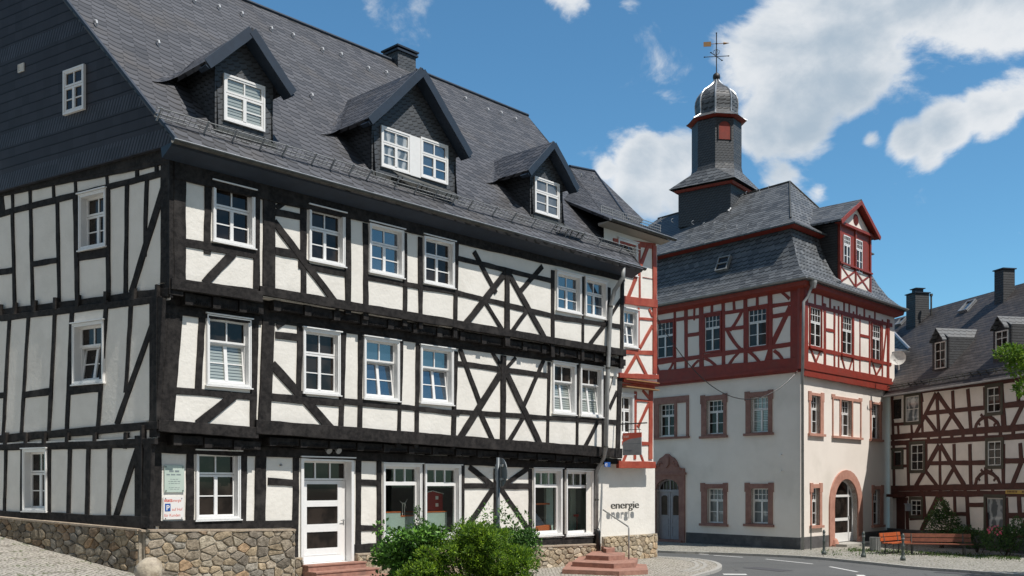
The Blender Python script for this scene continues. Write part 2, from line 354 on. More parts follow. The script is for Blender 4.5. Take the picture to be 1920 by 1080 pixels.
def gable_mat():
    m = new_mat('gable_slate'); k = NT(m); uv = k.n('ShaderNodeUVMap').outputs[0]; s = k.n('ShaderNodeSeparateXYZ', {0: uv}); u, v = s.outputs[0], s.outputs[1]
    n = k.noise(1.2, 3, .5, uv); vv = k.m('ADD', v, k.m('MULTIPLY', n, .03))
    f = k.m('FRACT', k.m('DIVIDE', vv, .25)); r = k.m('FLOOR', k.m('DIVIDE', vv, .25))
    band = 0.0
    for z, hw in ((15.95,.17),(14.28,.17),(12.0,.18),(10.92,.20),(17.6,.17)):
        b = k.m('LESS_THAN', k.m('ABSOLUTE', k.m('SUBTRACT', vv, z)), hw); band = k.m('MAXIMUM', band, b)
    g = k.m('FRACT', k.m('DIVIDE', k.m('ADD', u, k.m('MULTIPLY', v, -.45)), .115))
    gr = k.m('FLOOR', k.m('DIVIDE', u, .31)); rnd = k.n('ShaderNodeTexWhiteNoise', {'Vector': k.n('ShaderNodeCombineXYZ', {0: gr, 1: r}).outputs[0]}).outputs['Value']
    line = k.ramp(f, .02, .20, .15, 1.05); line2 = k.ramp(g, .05, .5, .12, 1.7)
    ln = k.m('ADD', k.m('MULTIPLY', band, line2), k.m('MULTIPLY', k.m('SUBTRACT', 1.0, band), line))
    ln = k.m('MULTIPLY', ln, k.m('ADD', .85, k.m('MULTIPLY', rnd, .3)))
    col = k.mix(1.0, c4((.038,.040,.050)), k.n('ShaderNodeCombineColor', {0: ln, 1: ln, 2: ln}).outputs[0], 'MULTIPLY')
    h = k.m('ADD', k.m('MULTIPLY', band, g), k.m('MULTIPLY', k.m('SUBTRACT', 1.0, band), k.m('SUBTRACT', 1.0, f)))
    finish(k, col, .65, h, .012, 1.0, spec=.25); return m
M['gable'] = gable_mat()

def cobble(name, c1, c2, joint, sc=9.0, bd=.02):
    m = new_mat(name); k = NT(m); geo = k.n('ShaderNodeNewGeometry').outputs['Position']
    vo = k.n('ShaderNodeTexVoronoi', {'Vector': geo, 'Scale': sc, 'Randomness': .55}); de = k.n('ShaderNodeTexVoronoi', {'Vector': geo, 'Scale': sc, 'Randomness': .55}, feature='DISTANCE_TO_EDGE')
    sp = k.n('ShaderNodeSeparateColor', {0: vo.outputs['Color']}); col = k.mix(sp.outputs[0], c4(c1), c4(c2))
    big = k.noise(.5, 4, .6, geo); col = k.mix(k.ramp(big, .45, .75, 0, .4), col, c4([x*.72 for x in c1]))
    gn = k.noise(3.5, 4, .65, geo)
    jc = k.mix(k.ramp(gn, .5, .62), c4(joint), c4((.07,.09,.03)))
    e = k.ramp(de.outputs['Distance'], .03, .13); col = k.mix(e, jc, col)
    finish(k, col, .85, k.ramp(de.outputs['Distance'], 0, .3), bd, 1); return m
M['cobble'] = cobble('small_stone_paving', (.47,.44,.385), (.36,.335,.295), (.17,.155,.13))
M['cobble2'] = cobble('grey_stone_setts', (.42,.405,.36), (.30,.29,.26), (.14,.13,.105), 7.5)
M['kerb'] = simple('granite_kerb', (.42,.41,.38), (.34,.33,.30), .85, 20, 60, .003)
def asphalt():
    m = new_mat('asphalt'); k = NT(m); geo = k.n('ShaderNodeNewGeometry').outputs['Position']
    n = k.noise(90, 3, .7, geo); col = k.mix(k.ramp(n, .35, .65), c4((.075,.078,.078)), c4((.135,.138,.135)))
    big = k.noise(.35, 5, .6, geo, .6); col = k.mix(k.ramp(big, .42, .7, 0, .75), col, c4((.085,.088,.086)))
    vo = k.n('ShaderNodeTexVoronoi', {'Vector': geo, 'Scale': .16, 'Randomness': 1.0}, feature='DISTANCE_TO_EDGE').outputs['Distance']
    wv = k.ramp(k.m('ADD', vo, k.m('MULTIPLY', k.noise(1.2, 4, .6, geo), .05)), .018, .03, .5, 1)
    col = k.mix(1.0, col, k.n('ShaderNodeCombineColor', {0: wv, 1: wv, 2: wv}).outputs[0], 'MULTIPLY')
    finish(k, col, .85, n, .004, 1); return m
M['asphalt'] = asphalt()
M['patch'] = simple('asphalt_patch', (.06,.06,.065), (.085,.085,.09), .85, 60, 90, .004)
M['marking'] = simple('road_paint', (.72,.72,.70), (.55,.55,.53), .7, 14)
M['earth'] = simple('earth', (.12,.10,.075), (.08,.07,.05), .95, 3, 20, .02)
def leafmat(name, c1, c2, trans=.35):
    m = new_mat(name); k = NT(m); vc = k.n('ShaderNodeVertexColor', layer_name='Col').outputs[0]
    geo = k.n('ShaderNodeNewGeometry').outputs['Position']; n = k.noise(3, 3, .5, geo)
    col = k.mix(1.0, vc, k.mix(k.ramp(n, .35, .65), c4(c1), c4(c2)), 'MULTIPLY')
    b = k.n('ShaderNodeBsdfPrincipled', {'Base Color': col, 'Roughness': .5, 'Specular IOR Level': .4}); t = k.n('ShaderNodeBsdfTranslucent', {0: col})
    mxs = k.n('ShaderNodeMixShader', {0: trans, 1: b.outputs[0], 2: t.outputs[0]}); k.n('ShaderNodeOutputMaterial', {0: mxs.outputs[0]}); return m
M['leaf'] = leafmat('bright_leaf', (.165,.28,.038), (.11,.21,.028))
M['leafd'] = leafmat('dark_leaf', (.07,.13,.04), (.045,.09,.03), .2)
M['bark'] = simple('bark', (.09,.065,.045), (.05,.038,.028), .9, 12, 30, .01)
# ---------------------------------------------------------------- windows
def window(fac, q, parent, style='house', pane='pane', tilt=0.0, tr=.64, extra=0, mat='white', name='window', off=0.0, o_glass=-.13, deep=0.0, label=None, sub=None):
    a0, a1, b0, b1 = q
    mb = MB(); gl = MB(); o = off
    kw = {'label': label} if label else {}; o_glass -= deep
    if style in ('house', 'shop'):
        cw = .085
        fac.ring(mb, a0, a1, b0, b1, cw, o - .19 - deep, o + .045)
        fac.ring(mb, a0 + .012, a1 - .012, b0 + .012, b1 - .012, .03, o + .045, o + .062)
        fac.box(mb, a0 - .035, a1 + .035, b1, b1 + .03, o - .02, o + .10)
        fac.box(mb, a0 - .03, a1 + .03, b0 - .03, b0, o - .02, o + .085)
        i0, i1, j0, j1 = a0 + cw, a1 - cw, b0 + cw * .8, b1 - cw
    elif style == 'dormer':
        cw = .05
        fac.ring(mb, a0, a1, b0, b1, cw, o - .06, o + .05)
        i0, i1, j0, j1 = a0 + cw, a1 - cw, b0 + cw, b1 - cw; o_glass = -.01
    else:
        i0, i1, j0, j1 = a0, a1, b0, b1
    g = o + o_glass; sw = .05 if style in ('house', 'dormer') else (.07 if style == 'shop' else .045)
    if style == 'plain': sw = .06
    h = j1 - j0; t = j0 + h * tr; am = (i0 + i1) / 2
    wo = mb
    if style == 'shop':
        fac.ring(mb, i0, i1, j0, j1, sw, g - .02, g + .05, wb=.10)
        fac.box(mb, i0 + sw, i1 - sw, t - .05, t + .06, g - .02, g + .055)
        for k in (1, 2):
            c = i0 + sw + (i1 - i0 - 2 * sw) * k / 3; fac.box(mb, c - .022, c + .022, t + .06, j1 - sw, g - .015, g + .045)
        fac.box(gl, i0 + sw * .5, i1 - sw * .5, j0 + .04, j1 - sw * .5, g, g + .012)
    elif style in ('house', 'dormer', 'hall', 'cross'):
        fac.ring(mb, i0, i1, t, j1, sw, g - .02, g + .045)
        nc, nr = {'hall': (4, 2), 'cross': (2, 1)}.get(style, (2, 1))
        iw = i1 - i0 - 2 * sw; ih = j1 - t - 2 * sw
        for k in range(1, nc):
            c = i0 + sw + iw * k / nc; m_ = .018 if style != 'hall' else .013; fac.box(mb, c - m_, c + m_, t + sw, j1 - sw, g - .01, g + .035)
        for k in range(1, nr):
            c = t + sw + ih * k / nr; fac.box(mb, i0 + sw, i1 - sw, c - .012, c + .012, g - .012, g + .030)
        fac.box(gl, i0 + sw * .5, i1 - sw * .5, t + .02, j1 - sw * .5, g, g + .008)
        # lower casements
        lo = MB() if tilt else mb; lg = MB() if tilt else gl
        tt = t - .012; kk = -tilt
        if tilt:
            fac.ring(mb, i0, i1, j0, t, .03, g - .05, g + .02)
            i0b, i1b, j0b = i0 + .02, i1 - .02, j0 + .03
        else: i0b, i1b, j0b = i0, i1, j0
        fac.ring(lo, i0b, i1b, j0b, tt, sw, g - .015, g + .04, kk, j0b, wb=sw * 1.2)
        mw = .045 if style != 'hall' else .04
        fac.box(lo, am - mw, am + mw, j0b + sw, tt - sw, g - .012, g + .05, kk, j0b)
        rows = 2
        for k in range(1, rows):
            c = j0b + sw + (tt - j0b - 2 * sw) * k / rows
            fac.box(lo, i0b + sw, am - mw, c - .014, c + .014, g - .008, g + .03, kk, j0b); fac.box(lo, am + mw, i1b - sw, c - .014, c + .014, g - .008, g + .03, kk, j0b)
        fac.box(lg, i0b + sw * .5, i1b - sw * .5, j0b + sw * .5, tt - sw * .5, g, g + .008, kk, j0b)
    elif style == 'grid':
        fac.ring(mb, i0, i1, j0, j1, sw, g - .02, g + .045); nc, nr = extra or (2, 3)
        for k in range(1, nc):
            c = i0 + (i1 - i0) * k / nc; fac.box(mb, c - .018, c + .018, j0 + sw, j1 - sw, g - .01, g + .035)
        for k in range(1, nr):
            c = j0 + (j1 - j0) * k / nr; fac.box(mb, i0 + sw, i1 - sw, c - .014, c + .014, g - .012, g + .030)
        fac.box(gl, i0 + sw * .5, i1 - sw * .5, j0 + sw * .5, j1 - sw * .5, g, g + .008)
    ob = mb.build(name, M[mat], parent, **kw)
    up = pane if style not in ('house', 'cross') or pane in ('clear', 'pane_sky') else 'pane'
    if style == 'dormer': up = pane
    gl.build('pane', M[up if tilt or pane in ('pane_blind',) else pane], ob)
    if tilt:
        so = lo.build('sash', M[mat], ob, label='lower sash tilted inwards'); 
        lg.build('sash_pane', M[pane], ob)
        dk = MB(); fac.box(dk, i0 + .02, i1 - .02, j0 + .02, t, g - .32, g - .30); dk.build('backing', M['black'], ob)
    if style == 'house' and pane == 'pane_blind' and not tilt: pass
    if sub: sub(ob)
    return ob

# ---------------------------------------------------------------- terrain
AF = Vector((1730, 1850, 0)).normalized()           # along the front of the black timbered house
AL = Vector((2990, -1850, 0)).normalized()          # along its side, towards the corner
C2 = Vector(((320 - CX) / F * 23.0, 23.0, 0))
FN = AF.cross(Z); LN = AL.cross(Z)
def sstep(t, a, b):
    t = min(1, max(0, (t - a) / (b - a))); return t * t * (3 - 2 * t)
def ground_z(x, y):
    p = Vector((x, y, 0)) - C2; u = p.dot(AF); v = -p.dot(FN)
    z = .74 * (1 - sstep(u, -3.5, 11.5)) ** 1.0 if u > -3.5 else .74
    z *= 1.0
    z += .125 * min(14, max(0, v)) * (1 - sstep(u, -1.2, 3))
    z += 1.0 * (1 - sstep(y, 4, 18)) * sstep(y + abs(x), -20, 10)
    return z

mb = MB()
gx = np.concatenate([np.linspace(-900, -60, 8), np.linspace(-50, 60, 56), np.linspace(70, 900, 8)])
gy = np.concatenate([np.linspace(-300, -20, 5), np.linspace(-14, 80, 48), np.linspace(95, 1500, 9)])
for j in range(len(gy) - 1):
    for i in range(len(gx) - 1):
        mb.face([(x, y, ground_z(x, y) * (1 if abs(x) < 200 and abs(y) < 200 else 0) - .16) for x, y in ((gx[i], gy[j]), (gx[i+1], gy[j]), (gx[i+1], gy[j+1]), (gx[i], gy[j+1]))])
mb.build('ground', M['earth'], smooth=False, kind='structure')

def gpx(x, y, z=0):     # point of the level street seen at a photo pixel
    Y = (CH - z) * F / (y - HY); return Vector(((x - CX) / F * Y, Y, z))
def smooth_line(P, n=4):
    out_ = []
    for i in range(len(P) - 1):
        p0, p1, p2, p3 = P[max(i-1, 0)], P[i], P[i+1], P[min(i+2, len(P)-1)]
        for k in range(n):
            t = k / n
            out_.append(.5 * ((2*p1) + (p2-p0)*t + (2*p0-5*p1+4*p2-p3)*t*t + (3*p1-p0-3*p2+p3)*t**3))
    return out_ + [P[-1]]
K1 = [Vector((-14, 6, 0)), Vector((-6, 14, 0)), Vector((0, 21, 0)), Vector((3.6, 26.5, 0))] + [gpx(x, y) for x, y in ((1296,1079),(1335,1068),(1345,1060),(1332,1052.5),(1300,1047.5),(1265,1045),(1234,1043.5))] + [Vector((4.2, 40.4, 0)), Vector((-1, 46, 0)), Vector((-8, 56, 0))]
K1 = smooth_line(K1, 5)
mb = MB(); kb = MB(); NC = 46
rows = []
for p in K1:
    q = Vector((p.x - 46, p.y + 4, 0)); row = []
    for j in range(NC + 1):
        t = (j / NC) ** 1.15; c = p.lerp(q, t); row.append(Vector((c.x, c.y, ground_z(c.x, c.y))))
    rows.append(row)
for i in range(len(rows) - 1):
    for j in range(NC):
        mb.face([rows[i][j], rows[i+1][j], rows[i+1][j+1], rows[i][j+1]])
mb.build('forecourt', M['cobble'], kind='structure')
def kerb(name, line, side, w=.16, z0=-.10, h=.006, zf=None, gut=None):
    kb = MB(); zf = zf or (lambda p: 0.0)
    for i in range(len(line) - 1):
        a, b = line[i], line[i+1]; L = (b - a).length; m = max(1, round(L / .9))
        d = (b - a).normalized(); nn = d.cross(Z) * side
        for k in range(m):
            p = a.lerp(b, k / m) + d * .006; q = a.lerp(b, (k + 1) / m) - d * .006
            za, zb = zf(p), zf(q)
            kb.hexa([p + Z*(za + z0), q + Z*(zb + z0), q + nn*w + Z*(zb + z0), p + nn*w + Z*(za + z0), p + Z*(za + h), q + Z*(zb + h), q + nn*w + Z*(zb + h), p + nn*w + Z*(za + h)])
    return kb.build(name, M['kerb'], kind='structure')
kerb('kerb', K1, 1, zf=lambda p: ground_z(p.x, p.y))
# outer rows of setts in the forecourt bend
for dd in (.35, .62):
    ln = []
    for i in range(len(K1)):
        d = (K1[min(i+1, len(K1)-1)] - K1[max(i-1, 0)]).normalized(); ln.append(K1[i] - d.cross(Z) * dd)
    sb = MB()
    for i in range(22, 52):
        if i + 1 >= len(ln): break
        a, b = ln[i], ln[i+1]; m = max(1, round((b - a).length / .16)); d = (b-a).normalized(); nn = -d.cross(Z)
        for k in range(m):
            p = a.lerp(b, k / m) + d*.008; q = a.lerp(b, (k+1)/m) - d*.008; w_ = .14
            z_ = ground_z(p.x, p.y) + .012 + random.uniform(-.004, .004)
            sb.hexa([p + Z*(z_-.05), q + Z*(z_-.05), q + nn*w_ + Z*(z_-.05), p + nn*w_ + Z*(z_-.05), p + Z*z_, q + Z*z_, q + nn*w_ + Z*z_, p + nn*w_ + Z*z_])
    sb.build('paving_band', M['kerb'], kind='structure')
K2 = [Vector((-6, 53, 0)), Vector((2, 46, 0))] + [gpx(x, y) for x, y in ((1235,1032.5),(1330,1035.5),(1500,1042.5),(1610,1052),(1720,1063),(1820,1070),(1920,1078))] + [Vector((19, 27, 0)), Vector((24, 18, 0)), Vector((30, 4, 0))]
K2 = smooth_line(K2, 4)
mb = MB(); rows = []
for i, p in enumerate(K2):
    q = Vector((p.x + 26, p.y + 30, 0)); rows.append([p.lerp(q, j / 12) for j in range(13)])
for i in range(len(rows) - 1):
    for j in range(12): mb.face([rows[i][j+1], rows[i+1][j+1], rows[i+1][j], rows[i][j]])
mb.build('pavement', M['cobble2'], kind='structure')
kerb('kerb', K2, -1, z0=-.12, h=.006)
mb = MB()     # road sheet between the two kerbs, 9 cm lower
n = 60
def resample(line, n):
    L = [0]
    for i in range(len(line)-1): L.append(L[-1] + (line[i+1] - line[i]).length)
    res = []
    for k in range(n):
        t = L[-1] * k / (n - 1); i = 0
        while i < len(L) - 2 and L[i+1] < t: i += 1
        res.append(line[i].lerp(line[i+1], (t - L[i]) / max(1e-6, L[i+1] - L[i])))
    return res
RZ = -.09
ra = resample(K1, n); rb_ = resample(K2[::-1], n)
for k in range(n - 1):
    for j in range(4):
        def pp(i, t):
            c = ra[i].lerp(rb_[i], -.03 + 1.06 * t); return (c.x, c.y, RZ)
        mb.face([pp(k, j/4), pp(k, (j+1)/4), pp(k+1, (j+1)/4), pp(k+1, j/4)])
mb.build('road', M['asphalt'], kind='structure')
def marking(p, q, wd=.12, name='road_marking', mat='marking', z=RZ + .004):
    p, q = Vector(p), Vector(q); d = (q - p).normalized(); nn = d.cross(Z) * wd / 2; mk = MB(); m = 6
    for k in range(m):
        a, b = p.lerp(q, k/m), p.lerp(q, (k+1)/m); mk.face([a - nn, a + nn, b + nn, b - nn])
    for i in range(len(mk.v)): mk.v[i] = (mk.v[i][0], mk.v[i][1], z)
    mk.build(name, M[mat], kind='structure')
for (x1, y1, x2, y2) in ((1272,1037.5,1281,1038),(1311,1039,1329,1040.3),(1338,1041.3,1393,1045),(1436,1048.3,1524,1057.5),(1556,1062.5,1608,1072.5)):
    marking(gpx(x1, y1, RZ), gpx(x2, y2, RZ))
marking(gpx(1356, 1076.8, RZ), gpx(1400, 1077.2, RZ), .35)
marking(gpx(1612, 1078, RZ), gpx(1622, 1084, RZ), .25)
marking(gpx(1405, 1064, RZ), gpx(1475, 1071, RZ), .7, 'road_patch', 'patch', RZ + .008)
marking(gpx(1760, 1072, RZ), gpx(1880, 1079, RZ), 1.0, 'road_patch', 'patch', RZ + .008)
marking(gpx(1508, 1047, RZ), gpx(1545, 1047.5, RZ), .9, 'road_patch', 'patch', RZ + .008)
# ================================================================ black timbered house
def co(P, d1, d2): return offset_line_corner(C2, FN, d1, C2, LN, d2)
K1c = co(None, -.30, .10); K0c = co(None, -.72, .17)
F2 = Fac(C2, AF); F1 = Fac(K1c, AF); F0 = Fac(K0c, AF)
L2 = Fac(C2, AL); L1 = Fac(K1c, AL); L0 = Fac(K0c, AL)
house = root('timbered_house', (C2.x + 2, C2.y + 4, 0), 'large black and white timbered house with steep slate roof and three dormers', 'house')
Zf2, Zf1, Ztop = 7.42, 4.25, 10.55       # bottoms of the two jettied storeys, top of the wall
def zpx(fac, x, y): return fac.h(x, y)[1]

# --- windows on the front: xl, ytl, xr, ytr, ybl, ybr, style, pane, tilt
W2 = [(398,339,477,358,453,466,'pane',0),(578,384,646,401,489,500,'pane',0),(691,416,756,431,511,521,'pane_sky',0),(793,440,851,454,531,540,'pane',0),
      (1042,508,1089,518,581,590,'pane_sky',0),(1096,520,1137,528,591,600,'pane_sky',0)]
W1 = [(386,588,470,600,722,728,'pane_blind',.10),(567,614,637,624,736,742,'pane_blind',0),(681,630,748,640,747,753,'pane_sky',.13),(787,646,849,656,755,760,'pane_sky',.13),
      (1035,677,1079,684,773,780,'pane_blind',.13),(1087,684,1129,690,778,784,'pane_blind',.13)]
WG = [(366,845,450,846,974,975,'house','pane'),(717,868,790,871,1013,1011,'shop','clear'),(795,870,863,874,1011,1009,'shop','clear'),
      (999,877,1053,880,1004,1005,'shop','clear'),(1060,879,1112,882,1003,1004,'shop','clear')]
q2 = [F2.q(*w[:6]) for w in W2]; q1 = [F1.q(*w[:6]) for w in W1]; q0 = [F0.q(*w[:6]) for w in WG]
# door
dq = F0.q(563, 858, 662, 859, 1056, 1054)
# shared levels so that neighbouring windows sit level
z1 = F0.h(285, 991)[1]; E2 = F2.h(1170, 600)[0]; E1 = F1.h(1166, 750)[0]; E0 = F0.h(1122, 950)[0]
sh = lambda q, m=.04: (q[0] + m, q[1] - m, q[2] + m, q[3] - m)
wl = MB()
asp = F2.h(489, 500)[0]
F2.wall(wl, 0, asp, Zf2 + .02, Ztop + .3, [sh(q2[0])]); F2.wall(wl, asp, E2, Zf2 + .14, Ztop + .3, [sh(q) for q in q2[1:]])
F1.wall(wl, 0, E1, Zf1 - .09, Zf2 + .1, [sh(q) for q in q1])
F0.wall(wl, 0, E0, .5, Zf1, [sh(q) for q in q0] + [(dq[0] + .04, dq[1] - .04, dq[2], dq[3] - .04)], depth=.3)
# side wall windows
WL2 = [(150,366,201,353,470,462,'pane',0)]; WL1 = [(138,609,197,599,722,717,'pane',.15)]; WL0 = [(45,842,90,841,957,960,'pane',0)]
l2 = L2.q(*WL2[0][:6]); l1 = L1.q(*WL1[0][:6]); l0 = L0.q(*WL0[0][:6])
LE = -13.5
L2.wall(wl, LE, 0, 7.15, Ztop + .3, [sh(l2)]); L1.wall(wl, LE, 0, 3.9, 7.2, [sh(l1)]); L0.wall(wl, LE, 0, .6, 3.95, [sh(l0)])
# rest of the body: far gable side, back, jetty undersides
back = lambda P, z: P + Z * z
FL = C2 + AL * LE; FE = C2 + AF * E2; BE = FE + AL * LE
FE0 = K0c + AF * E0
wl.face([FE0, FE0 - FN*6, FE0 - FN*6 + Z*4.2, FE0 + Z*4.2])
for p, q in ((FE - FN*.8, BE), (BE, FL)):
    wl.face([back(p, 0), back(q, 0), back(q, Ztop + .3), back(p, Ztop + .3)])
for (A_, B_, z) in ((C2, K1c, Zf2 + .13), (K1c, K0c, Zf1 + .1)):
    wl.face([back(A_, z), back(A_ + AF * 18, z), back(B_ + AF * 18, z), back(B_, z)])
wl.build('wall', M['plaster'], house)

for w, q in zip(W2, q2): window(F2, q, house, 'house', w[6], w[7])
for w, q in zip(W1, q1): window(F1, q, house, 'house', w[6], w[7])
for w, q in zip(WG, q0): window(F0, q, house, w[6], w[7], 0, .68 if w[6] == 'house' else .76, o_glass=-.15, name='window' if w[6] == 'house' else 'shop_window')
window(L2, l2, house, 'house', 'pane', deep=.05); window(L1, l1, house, 'house', 'pane', .15, deep=.05); window(L0, l0, house, 'house', 'pane', deep=.05)

# --- timber frame, front
t = MB()
def bm(fac, lst):
    for b in lst: fac.beam(t, *b[:4], b[4], **(b[5] if len(b) > 5 else {}))
P3 = {'th': .045}
# top storey
bm(F2, [(326,314,1168,513,.56,{'th':.06}), (336,330,336,532,.30,P3), (390,345,388,475,.18), (481,370,481,540,.18), (504,378,503,545,.36,P3),
  (346,455,482,478,.20), (436,476,384,530,.19), (346,533,482,552,.24,P3),
  (517,398,562,407,.17), (519,390,541,374,.14), (517,471,562,480,.20), (514,417,636,577,.20,{'th':.035}), (568,380,569,560,.20), (560,497,648,513,.20),
  (651,405,652,588,.20), (685,420,686,598,.18), (690,520,760,534,.17), (759,438,759,610,.16), (787,446,788,615,.16), (757,533,860,550,.15),
  (855,458,853,632,.17), (860,485,1034,527,.15), (858,550,1034,592,.17), (950,505,950,648,.21,P3),
  (889,473,929,548,.17), (1016,500,972,550,.17), (950,508,866,616,.21,{'th':.04}), (950,508,1024,640,.21,{'th':.038}), (905,560,945,624,.14), (991,579,956,626,.14),
  (1036,508,1036,668,.18), (1093,520,1092,675,.14), (1141,540,1140,684,.20), (1036,594,1165,613,.16), (1136,605,1101,652,.17), (1163,562,1146,590,.13), (1166,520,1165,690,.18,P3)])
# belt beams: wall sill of the top storey
F2.beam(t, 320, 533, 488, 557, .25, th=.09); F2.beam(t, 486, 545, 1170, 662, .24, th=.09)
# first floor
bm(F1, [(330,575,312,795,.36,P3), (379,580,372,728,.17), (478,600,474,800,.20), (503,600,494,805,.36,P3), (318,731,480,745,.18), (437,742,372,795,.22),
  (517,628,560,634,.19), (520,612,545,596,.14), (511,684,628,812,.24,{'th':.04}), (562,610,560,750,.16), (500,744,640,756,.22), (644,625,638,818,.18), (676,630,674,824,.17),
  (752,640,747,836,.15), (783,645,780,838,.16), (640,752,860,775,.16), (854,660,849,840,.19), (855,772,1155,792,.16), (858,682,1026,704,.17),
  (943,668,942,838,.24,P3), (923,662,942,692,.13), (966,671,948,692,.13), (862,655,902,764,.17), (898,770,928,836,.17), (938,700,858,828,.23,{'th':.038}), (948,698,1012,834,.23,{'th':.038}),
  (1019,676,980,765,.17), (987,772,950,834,.16), (1029,680,1026,840,.16), (1083,686,1081,842,.14), (1133,692,1130,845,.16), (1121,790,1096,838,.17), (1150,700,1140,742,.01),
  (1162,690,1157,850,.24,P3), (1156,735,1143,765,.15)])
F1.beam(t, 300, 579, 488, 600, .22, th=.05); F1.beam(t, 486, 588, 1166, 684, .24, th=.05)
F1.beam(t, 296, 798, 480, 812, .27, th=.09); F1.beam(t, 478, 800, 1162, 850, .35, th=.10)
# ground floor
bm(F0, [(294,835,292,985,.22,P3), (356,838,355,985,.20), (457,845,456,985,.17), (489,845,487,985,.32,P3), (503,902,548,905,.19), (555,850,553,1045,.20), (300,984,548,982,.20,P3),
  (672,860,671,1020,.20), (676,904,706,905,.18), (676,990,706,991,.16), (710,865,710,1024,.18), (662,1029,720,1026,.26), (792,870,792,1018,.09), (867,872,866,1020,.17),
  (930,880,930,1012,.24,P3), (871,911,990,912,.18), (880,876,926,912,.18), (990,878,940,912,.17), (925,915,873,992,.20), (938,915,990,992,.19), (994,880,994,1015,.19),
  (1056,880,1056,1010,.09), (1117,880,1116,1010,.22,P3), (708,1022,1118,1013,.22), (740,1008,1118,1003,.10)])
F0.beam(t, 288, 838, 1118, 876, .26, th=.06)
# solid corner posts and top plates behind the joist ends
for fc, z_0, z_1 in ((F2, Zf2 - .15, Ztop), (F1, Zf1 - .15, Zf2 + .1), (F0, z1 - .05, Zf1)): fc.box(t, -.05, .30, z_0, z_1, -.05, .033)
for fc, z_0, z_1 in ((L2, 7.2, Ztop), (L1, 3.95, 7.2), (L0, z1 - .05, 4.0)): fc.box(t, -.26, .02, z_0, z_1, -.05, .036)
F0.box(t, .25, E0 - .05, Zf1 - .5, Zf1 - .02, -.05, .026); F1.box(t, .25, E1 - .05, Zf2 - .42, Zf2 + .12, -.05, .026)
# joist ends and carved fillets in the two jetties
def jetty(fa, fb, y1, y2, x1, x2, n, zoff, hgt):
    """joist ends carried between the lower plate (fb) and upper sill (fa)"""
    a1, bb1 = fa.h(x1, y1); a2, bb2 = fa.h(x2, y2); dv = (fa.P - fb.P).dot(fa.N)
    for i in range(n):
        tt = (i + .5) / n; a = a1 + (a2 - a1) * tt; b = bb1 + (bb2 - bb1) * tt
        fa.box(t, a - .10, a + .10, b - hgt, b, -dv - .05, -.045 + .008 * (i % 2))
        a_ = a + .12; am = a + (a2 - a1) / n - .12
        if am - a_ > .2:
            fa.box(t, a_, am, b - hgt * .9, b - .01, -dv - .03, -.085)
            m = int((am - a_ - .1) / .06)
            for k in range(m):
                c = a_ + .06 + k * .06
                fa.poly(t, [(c, b - hgt*.85), (c + .03, b - hgt*.85), (c + .06, b - hgt*.6), (c + .03, b - hgt*.6)], -.09, -.06)
jetty(F2, F1, 545, 567, 330, 482, 3, 0, .28); jetty(F2, F1, 558, 672, 492, 1166, 16, 0, .26)
jetty(F1, F0, 813, 828, 305, 474, 3, 0, .24); jetty(F1, F0, 818, 860, 484, 1158, 16, 0, .22)
# side of the house
bm(L2, [(0,362,318,300,.20,P3), (0,352,318,288,.34,{'th':.05}), (0,402,318,322,.16), (311,300,311,548,.30,P3), (24,392,29,585,.13), (58,385,62,580,.14), (108,375,112,572,.14), (142,366,146,566,.16), (203,350,204,556,.16), (239,346,236,552,.15),
  (276,338,272,480,.14), (310,342,248,548,.20), (0,510,26,507,.17), (62,496,108,488,.15), (148,482,204,472,.22), (1,368,4,400,.3)])
for x in (24, 57, 101, 142, 201, 257, 294): L2.beam(t, x, 372 - x * .23, x + 1, 398 - x * .245, .12)
L2.beam(t, 0, 588, 318, 548, .20, th=.06)
bm(L1, [(0,597,300,561,.16), (301,560,288,800,.28,P3), (19,590,6,830,.13), (54,588,40,825,.14), (104,582,92,818,.14), (136,580,126,812,.16), (200,565,184,806,.15), (247,560,236,735,.14), (296,580,220,795,.18),
  (0,742,12,740,.17), (48,740,96,734,.17), (130,732,190,727,.22)])
for x, w_ in ((0,.12), (28,.1), (64,.12), (104,.12), (146,.1), (198,.1), (250,.1)): L1.beam(t, x, 592 - x*.12, x + 1, 572 - x*.12, .12, th=.04)
L1.beam(t, 0, 823, 298, 797, .20, th=.06)
bm(L0, [(0,840,288,834,.13), (280,832,276,985,.28,P3), (12,843,9,960,.12), (43,843,42,962,.14), (93,840,93,962,.14), (132,838,129,966,.15), (167,836,164,970,.15), (207,834,204,975,.14), (262,832,216,975,.18), (0,966,283,980,.26,P3)])
for x in (10, 48, 83, 125, 177, 235): L0.beam(t, x, 840, x + 1, 812, .12, th=.04)
L0.beam(t, 0, 838, 292, 828, .14, th=.05)
t.build('timber_frame', M['timber'], house)
